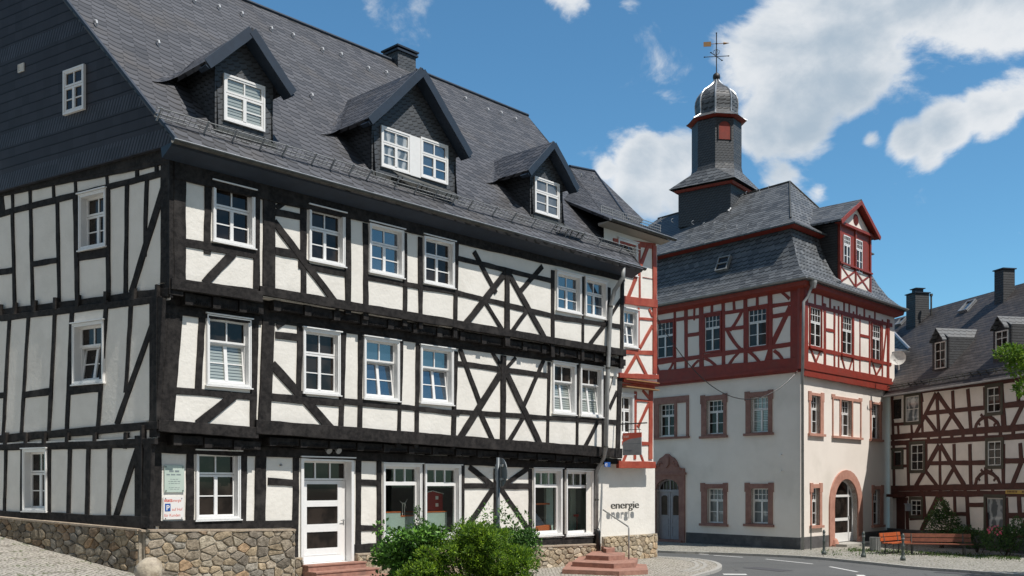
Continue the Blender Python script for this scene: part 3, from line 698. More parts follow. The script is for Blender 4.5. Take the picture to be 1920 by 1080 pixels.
# render between the side belts is set by the wall itself
# --- rubble plinth
def rubble(fac, a0, a1, zb, zt, parent, off=.13, seed=1, cap=True, tone=1.0, name='stone_plinth', pale=0):
    rnd = random.Random(seed); m = MB()
    n = 14
    for i in range(n):
        x0 = a0 + (a1 - a0) * i / n; x1 = a0 + (a1 - a0) * (i + 1) / n
        m.hexa([fac.pt(x0, zb(x0), off - .02), fac.pt(x1, zb(x1), off - .02), fac.pt(x1, zb(x1), -.3), fac.pt(x0, zb(x0), -.3),
                fac.pt(x0, zt(x0), off - .02), fac.pt(x1, zt(x1), off - .02), fac.pt(x1, zt(x1), -.3), fac.pt(x0, zt(x0), -.3)], mi=0)
    mo = m.build(name, M['mortar'], parent)
    st = MB()
    cols = [(.42,.36,.27),(.45,.37,.26),(.37,.32,.25),(.42,.30,.19),(.35,.30,.23),(.50,.45,.36),(.36,.27,.19),(.34,.32,.28),(.46,.38,.27),(.27,.24,.20),(.40,.35,.28)]
    if pale: cols = [(.54,.46,.34),(.57,.49,.37),(.50,.43,.32),(.52,.40,.27),(.60,.54,.44),(.46,.38,.28),(.55,.46,.33)]
    zmin = min(zb(a0), zb(a1)); zmax = max(zt(a0), zt(a1)); sx_, sz_ = .33, .17
    seeds = []
    nj = int((zmax - zmin)/sz_) + 3; ni = int((a1 - a0)/sx_) + 3
    for j in range(nj):
        for i in range(ni):
            if rnd.random() < .12: continue
            seeds.append((a0 + (i - 1 + .5*(j % 2) + rnd.uniform(-.36, .36))*sx_, zmax + sz_ - (j + rnd.uniform(-.3, .3))*sz_))
    for (x, y) in seeds:
        if x < a0 - .2 or x > a1 + .2 or y > zt(min(max(x, a0), a1)) + .1 or y < zb(min(max(x, a0), a1)) - .15: continue
        P = [(x - .6, y - .4), (x + .6, y - .4), (x + .6, y + .4), (x - .6, y + .4)]
        xm_ = min(max(x, a0), a1)
        planes = [((x + u)/2, (y + v)/2, u - x, (v - y)*2.2) for (u, v) in seeds if (u, v) != (x, y) and abs(u - x) < 1.2 and abs(v - y) < .8]
        planes += [(a0, y, -1, 0), (a1, y, 1, 0), (x, zt(xm_), 0, 1), (x, zb(xm_) - .1, 0, -1)]
        for (mx_, my_, nx_, ny_) in planes:
            Q = []
            for k in range(len(P)):
                p, q = P[k], P[(k+1) % len(P)]; dp_, dq_ = (p[0]-mx_)*nx_ + (p[1]-my_)*ny_, (q[0]-mx_)*nx_ + (q[1]-my_)*ny_
                if dp_ <= 0: Q.append(p)
                if dp_ * dq_ < 0: tt = dp_/(dp_ - dq_); Q.append((p[0] + (q[0]-p[0])*tt, p[1] + (q[1]-p[1])*tt))
            P = Q
            if len(P) < 3: break
        if len(P) < 3: continue
        for _ in range(2):      # round the corners off
            Q = []
            for k in range(len(P)):
                p, q = P[k], P[(k+1) % len(P)]; Q += [(p[0]*.86 + q[0]*.14, p[1]*.86 + q[1]*.14), (p[0]*.14 + q[0]*.86, p[1]*.14 + q[1]*.86)]
            P = Q
        cx_ = sum(p[0] for p in P)/len(P); cz_ = sum(p[1] for p in P)/len(P); ex_ = max(p[0] for p in P) - min(p[0] for p in P); ez_ = max(p[1] for p in P) - min(p[1] for p in P)
        if ex_ < .06 or ez_ < .05: continue
        g = rnd.uniform(.006, .018); fx_, fz_ = 1 - 2*g/ex_, 1 - 2*g/ez_
        tl_, tm_ = rnd.uniform(-.05, .05), rnd.uniform(-.07, .07); pr_ = rnd.uniform(.012, .04)
        def rg(kx, o_): return [fac.pt(cx_ + (p[0]-cx_)*fx_*kx, cz_ + (p[1]-cz_)*fz_*kx, off + o_ + (tl_*(p[0]-cx_) + tm_*(p[1]-cz_))*kx + rnd.uniform(-.003, .003)) for p in P]
        c0 = rnd.choice(cols); kk = rnd.uniform(.7, 1.2) * tone; c0 = tuple(v * kk for v in c0)
        R0, R1, R2, R3 = rg(1, -.03), rg(.97, pr_*.5), rg(.86, pr_), rg(.5, pr_*1.15)
        st.loft([R0, R1, R2, R3], cap=False, col=c0); st.face(R3, c0)
    st.build('stones', M['stones'], mo)
    return mo
gz = lambda fac: (lambda a: ground_z(*fac.pt(a, 0, .2).to_2d()) - .12)
dx0 = F0.h(548, 1000)[0]; dx1 = F0.h(664, 1040)[0]
z1_unused = 0; z2 = F0.h(545, 991)[1]; z3 = F0.h(664, 1037)[1]; z4 = F0.h(1110, 1019)[1]
rubble(F0, -.02, dx0, gz(F0), lambda a: z1 + (z2 - z1) * a / dx0 - .045, house, seed=4)
dxm = F0.h(563, 1000)[0]
rubble(F0, dx0 + .003, dxm, gz(F0), lambda a: F0.h(556, 1045)[1], house, seed=14)
rubble(F0, dx1, E0, gz(F0), lambda a: z3 + (z4 - z3) * (a - dx1) / (E0 - dx1) - .045, house, seed=9, pale=1)
zl1 = L0.h(0, 967)[1]; zl2 = L0.h(283, 991)[1]; al = L0.h(0, 967)[0]
ztl = lambda a: zl2 + (zl1 - zl2) * (a / al)
rubble(L0, LE, .0, gz(L0), lambda a: ztl(a) - .04, house, seed=21, tone=.8)
cp = MB()
def cap(fac, a0, a1, za, zb_, th=.06, off=.17):
    m = 12
    for i in range(m):
        x0, x1 = a0 + (a1-a0)*i/m, a0 + (a1-a0)*(i+1)/m; y0, y1 = za + (zb_-za)*i/m, za + (zb_-za)*(i+1)/m
        j = .006 * random.uniform(-1, 1)
        cp.hexa([fac.pt(x0, y0 - th, -.02), fac.pt(x1, y1 - th, -.02), fac.pt(x1, y1 - th, off + j), fac.pt(x0, y0 - th, off + j), fac.pt(x0, y0, -.02), fac.pt(x1, y1, -.02), fac.pt(x1, y1 - .015, off + j), fac.pt(x0, y0 - .015, off + j)])
for args in ((F0, -.12, dx0, z1, z2), (F0, dx1, E0, z3, z4), (L0, LE, .0, ztl(LE), zl2)):
    cp = MB(); cap(*args); cp.build('plinth_coping', M['capstone'], house)

# --- entrance door
d0, d1_, db0, db1 = dq
fr = MB(); lv = F0.h(566, 900)[1]
F0.ring(fr, d0, d1_, db0, db1, .09, -.34, .05, wb=.001)
F0.box(fr, d0 - .03, d1_ + .03, db1, db1 + .035, -.02, .11)
l0a, l1a = d0 + .09, d1_ - .09
F0.ring(fr, l0a, l1a, lv, db1 - .09, .05, -.29, -.20)
for k in (1, 2):
    c = l0a + .05 + (l1a - l0a - .1) * k / 3; F0.box(fr, c - .022, c + .022, lv + .05, db1 - .14, -.28, -.21)
door = fr.build('entrance_door', M['white'], house, label='white entrance door with three dark glass panels')
lf = MB(); gl = MB(); y0, y1 = db0 + .01, lv - .01; H_ = y1 - y0
x0, x1 = l0a + .01, l1a - .01; st = .17 * (x1 - x0)
pan = [(.10, .335), (.40, .625), (.69, .915)]
pan = [(.155,.385),(.47,.68),(.765,.975)]
pan = [(.17, .37), (.465, .68), (.755, .955)]
cuts = [0] + [v for p in pan for v in p] + [1]
F0.box(lf, x0, x0 + st, y0, y1, -.28, -.22); F0.box(lf, x1 - st, x1, y0, y1, -.28, -.22)
for k in range(0, len(cuts), 2): F0.box(lf, x0 + st, x1 - st, y0 + H_*cuts[k], y0 + H_*cuts[k+1], -.279, -.221)
F0.box(lf, x0 + .16, x1 - .16, y0 + H_*.085, y0 + H_*.095, -.221, -.212)
leaf = lf.build('door_leaf', M['white'], door)
for a, b in pan: F0.box(gl, x0 + st - .01, x1 - st + .01, y0 + H_*a - .01, y0 + H_*b + .01, -.262, -.25)
F0.box(gl, l0a + .03, l1a - .03, lv + .03, db1 - .12, -.255, -.243)
gl.build('pane', M['pane'], door)
hd = MB(); ah = x1 - .07; bh = y0 + H_*.49
F0.box(hd, ah - .02, ah + .02, bh - .10, bh + .06, -.221, -.211)
hd.tube([F0.pt(ah, bh + .03, -.21), F0.pt(ah, bh + .03, -.165), F0.pt(ah - .13, bh + .03, -.165)], .011)
hd.build('handle', M['zinc'], door)
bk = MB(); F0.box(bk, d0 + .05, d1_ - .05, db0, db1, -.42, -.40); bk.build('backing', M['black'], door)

# --- room behind the shop windows
rm = MB(); ra0, ra1 = q0[1][0] - .35, E0 - .25; rz0, rz1 = q0[1][2] - .55, Zf1 - .35; rd = -3.2
for pts in ([(ra0, rz0, rd), (ra1, rz0, rd), (ra1, rz1, rd), (ra0, rz1, rd)], [(ra0, rz0, -.3), (ra0, rz0, rd), (ra0, rz1, rd), (ra0, rz1, -.3)],
            [(ra1, rz0, rd), (ra1, rz0, -.3), (ra1, rz1, -.3), (ra1, rz1, rd)], [(ra0, rz0, -.3), (ra1, rz0, -.3), (ra1, rz0, rd), (ra0, rz0, rd)], [(ra0, rz1, rd), (ra1, rz1, rd), (ra1, rz1, -.3), (ra0, rz1, -.3)]):
    rm.face([F0.pt(*p) for p in pts])
M['room'] = simple('dark_room_wall', (.16,.18,.165), (.12,.135,.125), .8, 1)
rm.build('shop_room', M['room'], house)
M['signred_'] = simple('display_red', (.5,.05,.03), None, .5); M['counter'] = simple('pale_green_counter', (.44,.50,.46), None, .5); M['orange'] = simple('orange_board', (.6,.13,.03), None, .5); M['toyred'] = simple('model_house_red', (.32,.02,.02), None, .6); M['navy'] = simple('navy_cloth', (.03,.045,.08), (.02,.03,.05), .8)
oc = -.48
def cp_(x, y, o_=oc): return F0.h(x, y, o_)
cn = MB(); tp = MB()
for (x0_, x1_, y_) in ((712,751,960),(751.5,788,967),(788.5,838,959.5)):
    a_, z_ = cp_(x0_, y_); b_ = cp_(x1_, y_)[0]; o_ = oc if y_ < 965 else oc - .03
    F0.box(cn, a_, b_, rz0, z_ - .03, -1.3, o_); F0.box(tp, a_ - .005, b_ + .005, z_ - .03, z_, -1.31, o_ + .012)
c_ = cn.build('display_counter', M['counter'], None, **tagd('pale green display counter behind the pair of shop windows beside the entrance door', 'counter'))
tp.build('counter_top', M['orange'], c_)
oh = -.62; c0, hz = cp_(800, 958.5, oh); w_ = cp_(830, 958, oh)[0] - c0; ht = cp_(812, 921, oh)[1] - hz
mh = MB(); F0.poly(mh, [(c0, hz), (c0 + w_, hz), (c0 + w_, hz + ht*.86), (c0 + w_*.35, hz + ht), (c0, hz + ht*.92)], oh - .4, oh)
mho = mh.build('model_house', M['toyred'], None, **tagd('dark red model house on the counter behind the right shop window beside the entrance', 'model house'))
rf = MB()
F0.poly(rf, [(c0 + w_*.35, hz + ht + .002), (c0 + w_ + .03, hz + ht*.85), (c0 + w_ + .03, hz + ht*.85 + .02), (c0 + w_*.35, hz + ht + .022)], oh - .42, oh + .02)
F0.poly(rf, [(c0 - .03, hz + ht*.92), (c0 + w_*.35, hz + ht + .002), (c0 + w_*.35, hz + ht + .022), (c0 - .03, hz + ht*.92 + .02)], oh - .42, oh + .02)
for b in (.58, .22): F0.box(rf, c0 + w_*.55, c0 + w_*.72, hz + ht*b, hz + ht*(b + .17), oh, oh + .006)
rf.build('roof', M['white'], mho)
for i, (x_, hgt) in enumerate(((754.5, .36), (758.5, .38))):
    a_, z_ = cp_(x_, 967, -.58); p = F0.pt(a_, z_, -.58); m = MB(); m.tube([p, p + Z * hgt], .012, 6)
    rt = root('wind_turbine_model', p, ['small white wind turbine model with blades tilted left on the shop counter', 'small white wind turbine model with blades tilted right, nearer the window frame'][i], 'model turbine', 'model wind turbines in the shop window')
    m.build('mast', M['white'], rt)
    for k in range(3):
        an = .4 + i * .5 + k * 2.094; b_ = MB(); h_ = p + Z * hgt + F0.N * .02
        b_.tube([h_, h_ + (F0.A * math.cos(an) + Z * math.sin(an)) * .16], .008, 5, rr=[.014, .004]); b_.build('blade', M['white'], rt)
# things in the right-hand shop windows
m = MB(); qa = q0[3]
F0.poly(m, [(qa[0] + .12, qa[2] + .15), (qa[1] + .1, qa[2] + .1), (qa[0] + .55, qa[2] + 1.0), (qa[0] + .2, qa[2] + 1.15)], -.85, -.6)
m.build('draped_coat', M['navy'], None, **tagd('dark navy draped cloth seen through the left window of the right-hand shop pair', 'cloth'))
m = MB(); F0.box(m, qa[0] + .15, qa[1] - .05, qa[2] + 1.05, qa[2] + 1.11, -.7, -.5); F0.poly(m, [(qa[0]+.55, qa[2]+.1), (qa[1]-.05, qa[2]+.1), (qa[1]-.1, qa[2]+.35), (qa[0]+.7, qa[2]+.3)], -.58, -.4)
m.build('red_display_rail', M['orange'], None, **tagd('orange red display pieces in the window just right of the round sign', 'display'))
qb = q0[4]; M['panel'] = simple('pale_green_panel', (.62,.70,.64), (.56,.64,.58), .7, 1)
m = MB(); a_, b_ = cp_(1071, 950, -.85)[0], cp_(1100, 950, -.85)[0]; F0.box(m, a_, b_, rz0, qb[3], -.95, -.85)
m.build('display_wall', M['panel'], None, **tagd('pale green partition panel inside the rightmost shop window', 'partition'))
m = MB(); a_, b_ = cp_(1024, 950, -.85)[0], cp_(1037, 950, -.85)[0]; F0.box(m, a_, b_, rz0, qb[3], -.95, -.85)
m.build('display_wall', M['panel'], None, **tagd('narrow pale green partition panel inside the window next to the round sign', 'partition'))
m = MB(); a_, z_ = cp_(1082, 966, -.6); F0.box(m, a_ - .09, a_ + .09, z_ - .05, z_ + .03, -.7, -.6); m.tube([F0.pt(a_ + .05, z_, -.65), F0.pt(a_ + .06, z_ - .5, -.65)], .012, 6)
m.build('red_stand', M['signred_'], None, **tagd('small red display stand inside the rightmost shop window', 'stand'))

# ================================================================ main roof
TP = math.tan(R(46.5)); ZE = 10.72; VE = .62
E0P = C2 + FN * VE + Z * ZE
RF = Fac(E0P, AF, (-FN * math.cos(R(46.5)) + Z * math.sin(R(46.5))))
def vz(z): return (z - ZE) / TP - VE        # inward distance of the roof plane at height z
# footprint edges of the front slope in plane coordinates
verge0 = offset_line_corner(C2, FN, VE, C2, LN, .27)
def roof_pt(v, l):  # v inward from the wall, l outward of the side wall
    p = offset_line_corner(C2, FN, -v, C2, LN, l); return Vector((p.x, p.y, ZE + (v + VE) * TP))
VR = None
ar, br = RF.h(990, 218); ridge_z = ZE + br * math.sin(R(46.5)); VR = vz(ridge_z)
def on(x, y): return RF.px(x, y)
rb = MB()
rA = roof_pt(VR, .27); rB = on(990, 218)
e_r = on(1207, 505); e_l = roof_pt(-VE, .27)
p1, p2, p3 = on(1068, 313), on(1114, 322), on(1207, 412)
seam_b = on(1152, 446)
front = [e_l, e_r, seam_b, p3, p2, p1, rB, rA]
rb.prism(front, RF.N * -.14)
# back slope and hip (mirror of the front about the ridge)
def back_pt(p): 
    d = (VR - (C2 - p).dot(FN)) * 2
    q = Vector((p.x, p.y, p.z)) - FN * (2 * (VR + (p - C2).dot(FN))); return q
bk_l, bk_r = back_pt(e_l), back_pt(e_r)
side_dir = AL * -1
bk_l = e_l + side_dir * (2 * (VR + VE) / abs(AL.dot(FN))); bk_r = e_r + side_dir * (2 * (VR + VE) / abs(AL.dot(FN)))
bk_l.z = bk_r.z = ZE
rb.face([bk_r, bk_l, rA, rB]); rb.face([e_r, bk_r, rB]) ; rb.face([e_r, rB, p1]); 
roof = rb.build('roof', M['slate'], house)
# annex part beyond the hip, its own top edge
tr_ = MB(); tr_.tube([rA + Z*.03, rB + Z*.03], .07, 6); tr_.tube([p1 + Z*.03, p2 + Z*.03], .06, 6); tr_.build('ridge_cap', M['soffit'], roof)
# gable wall clad in slate
gb = MB(); GL = Fac(C2 + LN * .16, AL); zb = 10.68
gr = L2.A
def gpt(p, z): c = p - LN * 0; return Vector((c.x, c.y, z))
g0 = offset_line_corner(C2, FN, .42, C2, LN, .16); gA = offset_line_corner(C2, FN, -VR, C2, LN, .16)
g1 = gA + (gA - g0)
def gz_(v): return ZE + (v + VE) * TP - .18
gb.prism([Vector((g0.x, g0.y, zb)), Vector((g0.x, g0.y, gz_(-.42))), Vector((gA.x, gA.y, gz_(VR))), Vector((g1.x, g1.y, gz_(-.42))), Vector((g1.x, g1.y, zb))][::-1], LN * -.18)
gb.build('gable_wall', M['gable'], house)
# verge trim
vt = MB(); vt.tube([e_l + LN*.01 - RF.N*.04, rA + LN*.01 - RF.N*.04], .05, 5); vt.build('verge_board', M['soffit'], roof)
# gable window and vent
gq = GL.q(122, 135, 161, 121, 217, 206)
window(GL, gq, house, 'dormer', 'pane', tr=.62, off=.02)
gv = MB(); vq = GL.q(35, 121, 46, 119, 136, 134); GL.ring(gv, *vq, .02, -.02, .03); GL.box(gv, vq[0] + .02, vq[1] - .02, vq[2] + .02, vq[3] - .02, -.02, .01)
for k in range(5): GL.box(gv, vq[0] + .02, vq[1] - .02, vq[2] + .03 + k * .035, vq[2] + .045 + k * .035, .01, .02)
gv.build('vent_grille', M['greywhite'], house)
# fascia and soffit boards, gutter
sf = MB()
EB = C2 + FN * (VE - .10)
FE_ = Fac(EB, AF); aE = FE_.h(1204, 510)[0]
Fw = Fac(C2, AF)
sf.hexa([Fw.pt(-.25, ZE - .15, VE - .13), Fw.pt(aE, ZE - .15, VE - .13), Fw.pt(aE, ZE - .34, .07), Fw.pt(-.25, ZE - .34, .07), Fw.pt(-.25, ZE - .08, VE - .1), Fw.pt(aE, ZE - .08, VE - .1), Fw.pt(aE, ZE - .08, .0), Fw.pt(-.25, ZE - .08, .0)])
sf.build('eaves_board', M['soffit'], house)
def gutter(fac_p, A_, N_, a0, a1, z, r, name, parent, mat='zincd', bright=True):
    g = MB(); rings = []
    for a in np.linspace(a0, a1, 2):
        c = fac_p + A_ * a + Z * z; ring = []
        for k in range(9):
            th = math.pi * (1 + k / 8); ring.append(c + N_ * (r * math.cos(th) + r) + Z * (r * math.sin(th)))
        for k in range(9):
            th = math.pi * (2 - k / 8); ring.append(c + N_ * ((r - .012) * math.cos(th) + r) + Z * ((r - .012) * math.sin(th)))
        rings.append(ring)
    g.loft(rings)
    o = g.build(name, M[mat], parent)
    if bright:
        l = MB(); l.tube([fac_p + A_*a0 + Z*z + N_*2*r, fac_p + A_*a1 + Z*z + N_*2*r], .016, 6); l.build('gutter_rim', M['lead'], o)
    return o
gutter(C2 + FN * (VE - .08), AF, FN, -.28, aE + .03, ZE - .05, .085, 'gutter', house)
# snow guard
sg = MB(); bb = .62
def roofline(b, o): return lambda a: RF.pt(a, b, o)
A0, A1 = RF.h(297, 240)[0], RF.h(1196, 485)[0]
for b_, o_ in ((bb, .08), (bb, .17), (bb, .30)):
    sg.tube([RF.pt(A0, b_, o_), RF.pt(A1, b_, o_)], .013, 5)
a = A0
while a < A1:
    sg.tube([RF.pt(a, bb, .07), RF.pt(a, bb, .31)], .006, 4); a += .14
sgo = sg.build('snow_guard', M['zinc'], house)
for x in (314,403,456,508,550,605,640,675,708,760,797,833,867,898,943,979,1016,1052,1079,1106,1139,1180):
    aa = RF.h(x, 260 + (x - 314) * .27)[0]
    pb = MB(); RF.box(pb, aa - .022, aa + .022, bb - .03, bb - .012, .0, .34); pb.build('snow_guard_post', M['lead'], sgo)
# roof hooks
M['hook'] = simple('galvanised_hook', (.62,.64,.66), None, .4)
for (x, y) in ((180,45),(297,82),(365,2),(411,14),(454,26),(509,54),(550,66),(605,93),(640,102),(691,128),(725,136),(752,148),(585,180),(873,184),(915,205),(940,211),(967,222)):
    h_ = MB(); p = on(x, y + 6); u_ = RF.B
    h_.tube([p + RF.N*.02, p + RF.N*.10 + u_*.02, p + RF.N*.13 + u_*.10, p + RF.N*.09 + u_*.17, p + RF.N*.02 + u_*.20], .022, 5)
    h_.build('roof_hook', M['hook'], house)
# chimney just behind the ridge
def chimney(x1, x2, ytop, Y, parent, zb, rz, mat='slate_dark', capm='soffit', d=.8, corbel=True, name='chimney'):
    c = Vector((((x1 + x2) / 2 - CX) / F * Y, Y, zb)); w_ = (x2 - x1) / F * Y * .78; zt = CH + (HY - ytop) / F * Y
    m = MB(); m.box(c, w_, d, zt - zb - (.22 if corbel else .06), rz)
    o = m.build(name, M[mat], parent); k = MB()
    if corbel:
        k.box(c + Z*(zt - zb - .22), w_ + .14, d + .14, .07, rz); k.box(c + Z*(zt - zb - .15), w_*.85, d*.85, .07, rz); k.box(c + Z*(zt - zb - .08), w_ + .18, d + .18, .06, rz)
    else: k.box(c + Z*(zt - zb - .06), w_ + .08, d + .08, .06, rz)
    k.build('chimney_cap', M[capm], o)
    return o, c + Z*(zt - zb)
ang = math.atan2(AF.y, AF.x)
Yc = on(745, 125).y + .6
co_, top = chimney(722, 778, 96, Yc, house, ridge_z - 1.2, ang, 'slate_wall', d=.8)
k = MB(); k.lathe(top - Z*.02, [(.10, 0), (.11, .09), (.07, .16), (.0, .18)], 10); k.build('chimney_cowl', M['zinc'], co_, smooth=True)

def dormer(apex, tipL, tipR, face, bottom, wins, parent, panes=('pane_curtain','pane_sky'), ovh=.38, pitch_mat='slate'):
    """face: left/right x of the clad front with the y of its foot; bottom: pixel where the front meets the roof"""
    bp = RF.px(*bottom); vd = (C2 - bp).dot(FN)
    D = Fac(C2 - FN * vd, AF)
    a0 = D.h(face[0], face[1])[0]; a1 = D.h(face[2], face[3])[0]; b0 = min(D.h(face[0], face[1])[1], D.h(face[2], face[3])[1])
    aa, ba = D.h(*apex, off=ovh); aL, bL = D.h(*tipL, off=ovh); aR, bR = D.h(*tipR, off=ovh); bt = (bL + bR) / 2
    hw = (aR - aL) / 2; aa = (a0 + a1) / 2 * .5 + (aL + aR) / 2 * .5; aL, aR = aa - hw, aa + hw
    sl = (ba - bt) / hw; T = .10
    def bo(b): return -(vz(b) - vd)
    def zroof(a): return ba - sl * abs(a - aa)
    qs = [D.q(*w_) for w_ in wins]
    m = MB(); z0 = b0 - .05
    yl, yr = zroof(a0) - T - .02, zroof(a1) - T - .02
    D.poly(m, [(a0, z0), (a1, z0), (a1, yr), (aa, ba - T - .02), (a0, yl)], -.06, 0)
    for (ax, zt_) in ((a0, yl), (a1, yr)):
        s_ = .05 if ax == a0 else -.05
        m.prism([D.pt(ax, z0 - .1, -.03), D.pt(ax, zt_, -.03), D.pt(ax, zt_ , bo(zt_) - .2), D.pt(ax, z0 - .1, bo(z0 - .1) - .0)], D.A * s_)
    # cladding boards under the window
    body = m.build('dormer', M['slate_wall'], parent)
    r = MB()
    for (ae, sgn) in ((aL, -1), (aR, 1)):
        bo_a, bo_e = bo(ba) - .25, bo(bt) - .25
        P_ = [D.pt(aa, ba, ovh), D.pt(ae, bt, ovh), D.pt(ae, bt, bo_e), D.pt(aa, ba, bo_a)]
        # sprocketed eave: lift the outer third a little
        nrm = (D.A * sgn * sl + Z).normalized()
        r.prism(P_, nrm * -T)
        # swept valley: roof courses curve up onto the dormer side
        if sgn == -1:
            n_ = 7; rings = []
            for k in range(n_ + 1):
                s_ = k / n_
                row = []
                for j in range(5):
                    u_ = j / 4
                    b_ = bt + (ba - bt) * s_ * .9; a_ = ae + (aa - ae) * s_ * .9
                    top_ = D.pt(a_, b_ + .01, bo(b_) + .30 * (1 - s_*.4))
                    vv_ = vz(b_) ; lowp = D.pt(a_ - .55 * (1 - s_ * .5), b_ - .28 * (1 - s_), 0); av = a_ - .65 * (1 - s_ * .5); bz = b_ - .30
                    low = D.pt(av, bz, -(vz(bz) - vd) + .015)
                    c_ = top_.lerp(low, u_); sag = math.sin(math.pi * u_) * .06
                    row.append(c_ - Z * sag)
                rings.append(row)
            r.loft(rings, closed=False, cap=False)
    ro = r.build('dormer_roof', M[pitch_mat], body)
    g = MB()    # barge boards
    for ae in (aL, aR):
        D.bar(g, aa, ba - .10, ae, bt - .10, .24, ovh + .03, ext=0, o0=ovh + .005); 
        sgn = 1 if ae == aR else -1
        D.poly(g, [(ae - sgn*.05, bt - .2), (ae + sgn*.05, bt - .14), (aa + sgn*.0, ba - .16), (aa, ba - .26)] , .02, ovh) 
    g.build('barge_board', M['soffit'], body)
    fl = MB(); D.hexa = None
    D.box(fl, a0 - .04, a1 + .04, b0 - .12, b0 - .02, -.02, .09)
    fl.build('lead_apron', M['zincd'], body)
    for q, pn_ in zip(qs, panes): window(D, q, parent, 'dormer', pn_, tr=.62, name='dormer_window', off=.01)
    return D, qs, (a0, a1, b0)
dormer((470,50), (387,108), (548,170), (403,238,512,264), (457,258), [(418,138,495,163,228,246)], house, panes=('pane_blind',))
D2, qd, _ = dormer((790,126), (690,220), (879,283), (697,322,855,360), (775,346), [(713,237,768,252,314,327),(787,258,838,273,333,347)], house)
m = MB(); D2.box(m, qd[0][1] - .01, qd[1][0] + .01, qd[0][2], qd[0][3], -.01, .045); m.build('dormer_mullion', M['white'], house)
dormer((1037,264), (990,318), (1082,349), (994,398,1055,420), (1024,412), [(1001,331,1047,345,400,410)], house, panes=('pane_grey',))
# snow shelves above the snow guard under two dormers
for (x1, y1, x2, y2) in ((730,325,845,365),(1035,420,1085,437)):
    s_ = MB(); p = on(x1, y1 + 8); q = on(x2, y2 + 8); 
    s_.hexa([p, q, q - RF.B*.3, p - RF.B*.3, p + Z*.28, q + Z*.28, q + FN*.30 + Z*.22, p + FN*.30 + Z*.22]) if False else None
    s_.prism([p + RF.N*.20, q + RF.N*.20, q + RF.N*.26 - RF.B*.28, p + RF.N*.26 - RF.B*.28], Z*.03)
    for tt in (.1, .5, .9):
        c = p.lerp(q, tt); s_.tube([c, c + RF.N*.2 - RF.B*.02], .02, 5); s_.tube([c - RF.B*.25, c + RF.N*.22 - RF.B*.2], .02, 5)
    s_.build('snow_shelf', M['zincd'], house)
# downpipe
Fd1 = Fac(F1.P + FN*.16, AF); 
dp = MB()
pA = Fac(C2 + FN*(VE), AF).px(1169, 502); pB = Fac(C2 + FN*(VE), AF).px(1168, 520); pC = Fac(C2 + FN*.30, AF).px(1152, 545); pD = Fac(C2 + FN*.16, AF).px(1145, 575)
pE = Fac(C2 + FN*.16, AF).px(1140, 690); pF = Fac(C2 + FN*.14, AF).px(1136, 838); pG = Fac(K0c + FN*.45, AF).px(1132, 858); pH = Fac(K0c + FN*.14, AF).px(1119, 882); pI = Fac(K0c + FN*.12, AF).px(1118, 992)
dp.tube([pA, pB, pB.lerp(pC, .5) , pC, pD, pE, pF, pG, pG.lerp(pH, .5), pH, pI], .075, 10)
dpo = dp.build('downpipe', M['zinc'], house, smooth=True)
sp_ = MB(); pJ = Fac(K0c + FN*.16, AF).px(1121, 998); pK = Fac(K0c + FN*.16, AF).px(1121, 1040); sp_.tube([pI, pJ, pK], .10, 10); sp_.build('standpipe', M['black'], dpo, smooth=True)
cl = MB()
for p in (pD, pE, pF, pH.lerp(pI, .5)): cl.tube([p - Z*.03, p + Z*.03], .088, 10)
cl.build('pipe_clip', M['zincd'], dpo)
# ================================================================ red timbered annex
annex = root('red_timbered_annex', (K0c + AF * (E0 + 1)).to_tuple(), 'narrow red timbered house wing squeezed against the right end of the black timbered house', 'house')
X2 = Fac(C2 - FN*.25, AF); X1 = Fac(C2 - FN*.40, AF); X0 = Fac(C2 - FN*.74, AF)
x2e = X2.h(1232, 650)[0]; x1e = X1.h(1225, 800)[0]; x0e = X0.h(1228, 950)[0]; xs = min(E0, E1) - .6
ztx = X2.h(1225, 462)[1] + .2; zx2 = X2.h(1200, 712)[1]; zx1 = X1.h(1200, 866)[1]
qx = [X2.q(1158,448,1194,455,512,516), X2.q(1166,578,1195,582,650,652), X1.q(1160,738,1187,741,815,816)]
m = MB()
X2.wall(m, xs, x2e, zx2, ztx, [sh(qx[0]), sh(qx[1])]); X1.wall(m, xs, x1e, zx1, zx2, [sh(qx[2])]); X0.wall(m, xs - .4, x0e, .3, zx1)
ds = -FN.normalized()
for (fc, e, za, zb_) in ((X2, x2e, zx2, ztx), (X1, x1e, zx1, zx2), (X0, x0e, 0, zx1)):
    p = fc.pt(e, 0); q = p + ds * 9
    m.face([p + Z*za, q + Z*za, q + Z*zb_, p + Z*zb_])
for z_, fa, fb, e in ((zx2, X2, X1, x2e), (zx1, X1, X0, x1e)):
    m.face([fa.pt(xs, z_), fa.pt(e, z_), fb.pt(e, z_), fb.pt(xs, z_)])
m.build('wall', M['plaster'], annex)
for f_, q, pn, ti in ((X2, qx[0], 'pane_sky', 0), (X2, qx[1], 'pane_sky', .12), (X1, qx[2], 'pane', 0)): window(f_, q, annex, 'house', pn, ti)
t = MB()
bm(X2, [(1226,462,1227,700,.24,P3), (1150,452,1228,462,.2), (1199,455,1199,570,.12), (1214,462,1176,562,.16), (1205,520,1230,524,.01), (1166,562,1230,570,.30,{'th':.06}), (1197,578,1197,655,.10),
   (1217,580,1222,592,.12), (1199,597,1224,599,.10), (1222,612,1200,652,.13), (1166,659,1228,662,.17), (1193,665,1172,702,.15), (1193,665,1212,704,.15), (1160,704,1232,707,.18,{'th':.07})])
bm(X1, [(1220,728,1219,860,.24,P3), (1160,723,1225,725,.16,{'th':.07}), (1191,735,1190,860,.16), (1205,732,1216,745,.12), (1192,750,1222,752,.10), (1216,757,1196,800,.15), (1160,830,1222,832,.14),
   (1180,836,1168,866,.12), (1195,836,1206,866,.12), (1158,871,1226,872,.26,{'th':.07})])
